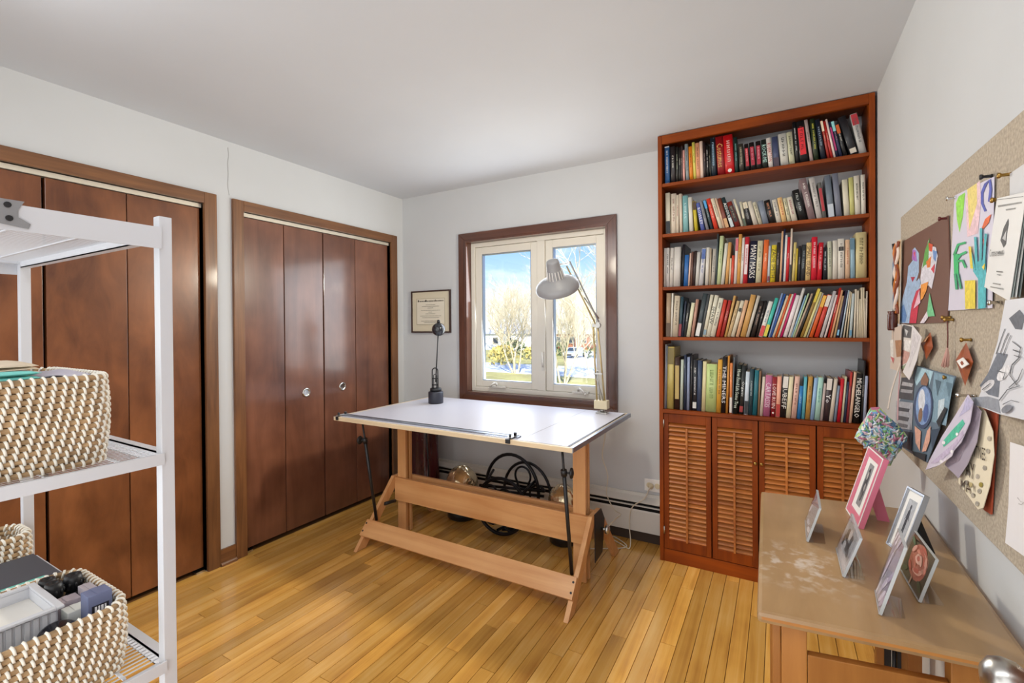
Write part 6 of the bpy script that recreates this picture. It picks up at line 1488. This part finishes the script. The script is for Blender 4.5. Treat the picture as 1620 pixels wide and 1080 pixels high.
# ================================================================== WHITE SHELVING UNIT (left foreground)
su = thing('shelving_unit', 'white metal shelving unit with wire shelves, left foreground', 'shelf', (-1.67, .34, 0))
PX0, PX1, PY0, PY1 = -2.163, -1.212, .130, .541
pw_ = .026
for xa in (PX0, PX1 - pw_):
    for yy in (PY0, PY1 - pw_):
        MB().box(xa, yy, .001, xa + pw_, yy + pw_, 1.609).build('post', m_white, su, bevel=.0015)
LEV = [(1.583, .048), (1.072, .025), (.600, .025), (.130, .025)]
for zt, hh in LEV:
    for xa in (PX0 + .001, PX1 - .0035):
        if xa > -2: MB().box(PX1 + .0003, PY0 + .004, zt - hh, PX1 + .0045, PY1 - .022, zt).box(PX1 - .0255, PY0 + .0265, zt - .014, PX1 + .0002, PY1 - .0268, zt - .011).build('end_rail', m_white, su)
        else: MB().box(PX0 - .0045, PY0 + .004, zt - hh, PX0 - .0003, PY1 - .022, zt).box(PX0 - .0002, PY0 + .0265, zt - .014, PX0 + .0255, PY1 - .0268, zt - .011).build('end_rail', m_white, su)
    for yy in (PY0 + .002, PY1 - .024):
        MB().box(PX0 + .0265, yy, zt - .026, PX1 - .0265, yy + .003, zt).box(PX0 + .0265, yy, zt - .003, PX1 - .0265, yy + .022, zt).box(PX0 + .0265, yy, zt - .026, PX1 - .0265, yy + .022, zt - .0235).build('long_rail', m_white, su)
    wr = MB(); k = 62
    for i in range(k):
        xx = PX0 + .035 + (PX1 - PX0 - .07) * i / (k - 1)
        wr.box(xx - .0020, PY0 + .0225, zt - .0078, xx + .0020, PY1 - .0225, zt - .0066)
    for j in range(3):
        yy = PY0 + .09 + j * (PY1 - PY0 - .18) / 2
        wr.box(PX0 + .027, yy - .003, zt - .0110, PX1 - .027, yy + .003, zt - .0079)
    o = wr.build('wire_grid', m_white, su)
br = MB().prism([(PX1 + .0048, .262, 1.546), (PX1 + .0048, .303, 1.541), (PX1 + .0048, .306, 1.550), (PX1 + .0048, .290, 1.560), (PX1 + .0048, .290, 1.574), (PX1 + .0048, .298, 1.590), (PX1 + .0048, .262, 1.590)], (.002, 0, 0))
br = br.build('bracket', pbr('bracket_grey', '8f9194', .4, .3), su)
for y_, z_ in ((.276, 1.580), (.278, 1.556)):
    MB().cyl((PX1 + .0070, y_, z_), (PX1 + .0085, y_, z_), .0052, n=12).build('screw', m_black, br)


def rrect(x0, y0, x1, y1, r, n=6):
    P = []
    for cx_, cy_, a0 in ((x1 - r, y1 - r, 0), (x0 + r, y1 - r, 90), (x0 + r, y0 + r, 180), (x1 - r, y0 + r, 270)):
        for i in range(n + 1):
            a = math.radians(a0 + 90 * i / n); P.append((cx_ + r * math.cos(a), cy_ + r * math.sin(a)))
    return P


def basket(label, x0, y0, x1, y1, z0, h, seed, rows, pitch, skip=()):
    rnd = random.Random(seed)
    t = thing('woven_basket', label, 'basket', ((x0 + x1) / 2, (y0 + y1) / 2, z0), 'woven seagrass baskets on the shelving unit')
    st = MB(); cr = h / rows / 2
    for r in range(rows):
        z = z0 + cr + 2 * cr * r; b = .005 * math.sin(math.pi * (r + .5) / rows) + (.004 * r / rows)
        P2 = rrect(x0 - b, y0 - b, x1 + b, y1 + b, .045)
        P = [Vector((p[0], p[1], z + rnd.uniform(-.0005, .0005))) for p in P2]
        MB().tube(P, cr * 1.06, 7, closed=True).build('coil', m_coil, t)
        # stitches around the coil
        cum = [0]
        for i in range(len(P)): cum.append(cum[-1] + (P[(i + 1) % len(P)] - P[i]).length)
        tot = cum[-1]; ns = int(2 * (x1 - x0 + y1 - y0) * .94 / pitch); pt_ = tot / ns
        for s in range(ns):
            d = (s + r * .16 + rnd.uniform(-.06, .06)) * pt_ % tot
            i = max(j for j in range(len(P)) if cum[j] <= d); q = P[i].lerp(P[(i + 1) % len(P)], (d - cum[i]) / max(cum[i + 1] - cum[i], 1e-6))
            tg = (P[(i + 1) % len(P)] - P[i]).normalized(); no = Vector((tg.y, -tg.x, 0))
            if q.x < x0 + .06 and q.x < (x0 + x1) / 2 and r < rows - 3: continue
            A = []
            for a in (-1.25, -.75, -.2, .35, .9, 1.4):
                A.append(q + no * (math.cos(a) * (cr * 1.16)) + Vector((0, 0, math.sin(a) * cr * 1.18)) - tg * (a * pitch * .10))
            if r > rows - 2:
                for a in (2.0, 2.7): A.append(q + no * (math.cos(a) * (cr * 1.16)) + Vector((0, 0, math.sin(a) * cr * 1.18)) - tg * (1.4 * pitch * .10))
            st.tube(A, pitch * .20, 4, caps=False)
            if r >= rows - 6:
                A = []
                for a in (-1.2, -.4, .4, 1.2): A.append(q - no * (math.cos(a) * (cr * 1.16)) + Vector((0, 0, math.sin(a) * cr * 1.18)) - tg * (a * pitch * .10))
                st.tube(A, pitch * .155, 4, caps=False)
    o = st.build('stitching', m_stitch, t); o['kind'] = 'stuff'
    MB().box(x0 + .006, y0 + .006, z0 + .001, x1 - .006, y1 - .006, z0 + .008).build('bottom', m_coil, t)
    return t


basket('woven seagrass basket filled with cloths, on the middle wire shelf', -1.600, .165, -1.250, .432, 1.0725, .186, 3, 15, .0152)
basket('woven seagrass basket with white box and bottles, on the lower wire shelf', -1.545, .170, -1.262, .462, .6008, .152, 4, 12, .0158)
basket('partly hidden woven basket behind the dark-lidded box, at the left edge', -2.122, .170, -1.985, .490, .6008, .135, 5, 9, .0185)

# contents of the middle basket
random.seed(17)
def cloth(label, x0, y0, x1, y1, z0, layers, hx, rotz=0.0, name='folded_cloth', amp=.006):
    t = thing(name, label, 'cloth', ((x0 + x1) / 2, (y0 + y1) / 2, z0))
    rz = Matrix.Translation(((x0 + x1) / 2, (y0 + y1) / 2, 0)) @ Matrix.Rotation(rotz, 4, 'Z')
    w_, d_ = (x1 - x0) / 2, (y1 - y0) / 2
    for l in range(layers):
        m = MB(); n = 12; th = .009; ph = random.uniform(0, 6)
        for s in (0, 1):
            for i in range(n + 1):
                for j in range(n + 1):
                    u, v = -1 + 2 * i / n, -1 + 2 * j / n
                    e = max(abs(u), abs(v)) ** 6
                    zz = z0 + l * th * 1.05 + (th * (1 - .5 * e) if s else th * .45 * e * .9) + amp * math.sin(3 * u + ph) * math.sin(2.2 * v + ph)
                    m.v.append(rz @ Vector((w_ * u * (1 - .02 * l), d_ * v, zz)))
        N_ = (n + 1) * (n + 1); ix = lambda s, i, j: s * N_ + i * (n + 1) + j
        for i in range(n):
            for j in range(n):
                m.face((ix(1, i, j), ix(1, i + 1, j), ix(1, i + 1, j + 1), ix(1, i, j + 1)), 0, True)
                m.face((ix(0, i, j + 1), ix(0, i + 1, j + 1), ix(0, i + 1, j), ix(0, i, j)), 0, True)
        for i in range(n):
            m.face((ix(0, i, 0), ix(0, i + 1, 0), ix(1, i + 1, 0), ix(1, i, 0)), 0, True); m.face((ix(0, i + 1, n), ix(0, i, n), ix(1, i, n), ix(1, i + 1, n)), 0, True)
            m.face((ix(0, 0, i + 1), ix(0, 0, i), ix(1, 0, i), ix(1, 0, i + 1)), 0, True); m.face((ix(0, n, i), ix(0, n, i + 1), ix(1, n, i + 1), ix(1, n, i)), 0, True)
        m.build('fold', m_plain, t, color=hx)
    return t
m_cloth = m_plain
cloth('stack of folded grey cloth filling the bottom of the middle basket', -1.585, .185, -1.265, .415, 1.083, 16, 'a9a6a8', amp=.0)
cloth('beige folded cloth on top in the middle basket', -1.570, .190, -1.340, .345, 1.2565, 3, 'cdbda6', .06)
cloth('teal folded cloth peeking over the middle basket rim', -1.332, .200, -1.285, .340, 1.2535, 2, '6fc4bc', -.10, amp=.001)
cloth('grey lilac crumpled cloth beside the beige one, right in the middle basket', -1.480, .352, -1.285, .412, 1.2535, 1, 'b4b0bc', .05, amp=.005)

# contents of the lower basket
zb = .6100
t = thing('white_storage_tray', 'open white plastic tray with ribbed side, in the lower basket', 'box', (-1.40, .27, zb))
m = MB(); x0, y0, x1, y1, zt = -1.500, .205, -1.336, .372, .760
def shell(m, x0, y0, x1, y1, z0, z1, th):
    m.box(x0, y0, z0, x1, y1, z0 + th)
    m.box(x0, y0, z0 + th, x0 + th, y1, z1).box(x1 - th, y0, z0 + th, x1, y1, z1).box(x0 + th, y0, z0 + th, x1 - th, y0 + th, z1).box(x0 + th, y1 - th, z0 + th, x1 - th, y1, z1)
shell(m, x0, y0, x1, y1, zb, zt, .004)
m.build('tray', m_white, t)
MB().box(x0 + .0045, y0 + .0045, zt - .055, x1 - .0045, y1 - .0045, zt - .022).build('inner_lining', pbr('tray_grey', 'dedcd6', .7), t)
rm = MB(); r_ = .009
rm.box(x0 - r_, y0 - r_, zt + .0002, x1 + r_, y0 + .004, zt + .006).box(x0 - r_, y1 - .004, zt + .0002, x1 + r_, y1 + r_, zt + .006).box(x0 - r_, y0 + .004, zt + .0002, x0 + .004, y1 - .004, zt + .006).box(x1 - .004, y0 + .004, zt + .0002, x1 + r_, y1 - .004, zt + .006)
rm.build('rim', m_white, t, bevel=.0015)
for k in range(12):
    yy = y0 + .01 + k * .0132
    MB().box(x1 + .0003, yy, zb + .06, x1 + .0035, yy + .008, zt - .003).build('rib', m_white, t)


def bottle(label, x, y, h, r, capc, bodyc):
    t = thing('bottle', label, 'bottle', (x, y, zb), 'small bottles in the lower basket')
    MB().lathe([(r * .9, .0008), (r, .004), (r, h * .66), (r * .75, h * .74), (r * .55, h * .76), (.0001, h * .765)], Matrix.Translation((x, y, zb)), 20).build('body', pbr('bottle_body_' + bodyc, bodyc, .35), t)
    k = MB(); nb = 10
    k.lathe([(r * .85, h * .77), (r * 1.02, h * .79), (r * 1.05, h * .93), (r * .85, h), (r * .5, h * 1.0), (r * .42, h * .975), (.0001, h * .97)], Matrix.Translation((x, y, zb)), 20)
    k = k.build('cap', m_black, t)
    g_ = MB()
    for i in range(nb):
        a = 2 * math.pi * i / nb; g_.ball((x + r * 1.04 * math.cos(a), y + r * 1.04 * math.sin(a), zb + h * .87), r * .16, 4, sq=(1, 1, 2.4))
    g_.build('cap_grip', m_black, k)
bottle('black-capped bottle farthest back beside the white tray', -1.500, .400, .156, .0165, '', '2b2d36')
bottle('black-capped bottle next to the tray corner', -1.455, .398, .160, .0165, '', 'a9a4aa')
bottle('black-capped bottle at the back right corner of the lower basket', -1.470, .437, .158, .0175, '', '26272e')


def carton(name, label, x0, y0, x1, y1, h, hx, lab=None, rot=0.0):
    t = thing(name, label, 'box', ((x0 + x1) / 2, (y0 + y1) / 2, zb), rot=(0, 0, rot))
    a, b = (x1 - x0) / 2, (y1 - y0) / 2
    MB().box(-a, -b, .0004, a, b, h).build('carton', m_plain, t, local=True, bevel=.0012, color=hx)
    MB().box(-a * .96, -b * .25, h + .0002, a * .96, b * .25, h + .0008).build('top_flap', m_plain, t, local=True, color=hx)
    if lab: MB().box(a + .0002, -b * .7, h * .30, a + .0008, b * .7, h * .86).build('label', m_plain, t, local=True, color=lab)
    return t
carton('small_carton', 'pale mauve carton in front of the black-capped bottles', -1.418, .385, -1.382, .425, .135, 'b5aab2')
carton('small_carton', 'taller mauve carton beside the back bottle', -1.440, .402, -1.424, .4515, .150, 'a8a0a8') if False else None
carton('small_carton', 'grey mauve carton standing upright in the middle of the lower basket', -1.415, .4285, -1.370, .4510, .148, 'aba3aa')
carton('small_carton', 'white carton with printed top between mauve and blue boxes', -1.376, .388, -1.338, .424, .128, 'd9dcd8')
bx_ = carton('slate_box', 'slate blue box with a black label at the right end of the lower basket', -1.332, .408, -1.292, .450, .166, '6a7292', '1e1f2a')
TB = MB()
for i, (ya_, wd_) in enumerate(((-.010, .004), (-.004, .003), (.001, .004), (.007, .003))): TB.box(.0209, ya_, 0.120, .0213, ya_ + wd_, .140)
TB.build('lettering', m_ink, bx_, local=True, color='e4e4ea')
t = thing('black_tape_roll', 'round black disc standing on edge against the front of the lower basket', 'disc', (-1.318, .400, zb))
T_ = Matrix.Translation((-1.298, .362, zb + .1065)) @ Matrix.Rotation(math.radians(28), 4, 'Y') @ Matrix.Translation((0, 0, -.002))
MB().lathe([(.032, 0), (.034, .003), (.034, .010), (.030, .013), (.012, .0125), (.010, .016), (.0001, .0165)], T_, 30).build('disc', pbr('disc_black', '1a1b22', .2, coat=.5), t)
MB().box(-1.312, .335, .0005 + zb, -1.290, .389, zb + .075).build('stand_block', m_black, t)

t = thing('dark_lidded_box', 'white box with a dark grey lid and a teal label, on the lower wire shelf', 'box', (-1.80, .35, .6008))
MB().box(-1.955, .190, .6008, -1.690, .500, .672).build('box', m_white, t, bevel=.002)
MB().box(-1.948, .196, .6723, -1.700, .490, .682).build('lid', pbr('lid_charcoal', '44454c', .6), t, bevel=.002)
MB().box(-1.735, .376, .6823, -1.708, .458, .6829).build('label', m_plain, t, color='e4e8e4')
MB().box(-1.745, .374, .6823, -1.7355, .460, .6829).build('label_stripe', m_plain, t, color='5fb8a8')
# ================================================================== LETTERING (built-in font, turned into flat meshes)
jobs = []
for q in TEXTS:
    s = q[1] if q[0] == 'WALL' else q[0]
    c = D.curves.new('lettering', 'FONT'); c.body = s; c.size = 1.0; c.resolution_u = 1
    if q[0] == 'WALL': c.shear = q[8]
    o = D.objects.new('lettering', c); COL.objects.link(o); jobs.append((q, o, c))
bpy.context.view_layer.update()
dg = bpy.context.evaluated_depsgraph_get()
for q, o, c in jobs:
    me = D.meshes.new_from_object(o.evaluated_get(dg)); vs = [v.co.copy() for v in me.vertices]
    me.materials.clear(); me.materials.append(m_ink)
    xa, xb = min(v.x for v in vs), max(v.x for v in vs); ya, yb = min(v.y for v in vs), max(v.y for v in vs)
    if q[0] == 'WALL':
        _, s, par, p0, p1, h, x, col, _i = q
        g = ORG[par.name]; k = h / .70
        for v in me.vertices:
            f = (v.co.x - xa) / (xb - xa)
            v.co = Vector((x, p0[0] + (p1[0] - p0[0]) * f, p0[1] + (p1[1] - p0[1]) * f + v.co.y * k)) - g
    else:
        s, par, width, z0, z1, y, col, x0 = q
        ky = width / max(yb - ya, .3); kx = (z1 - z0) / (xb - xa)
        kx = min(kx, ky * 1.5); ky = min(ky, kx * 1.9); ym = (ya + yb) / 2; zm = (z0 + z1) / 2; ln = (xb - xa) * kx
        for v in me.vertices:
            v.co = Vector((x0 + (v.co.y - ym) * ky, y, zm + ln / 2 - (v.co.x - xa) * kx))
    n = D.objects.new('title' if q[0] != 'WALL' else 'lettering', me); COL.objects.link(n); n.parent = par; n.color = lin(col)
    D.objects.remove(o); D.curves.remove(c)
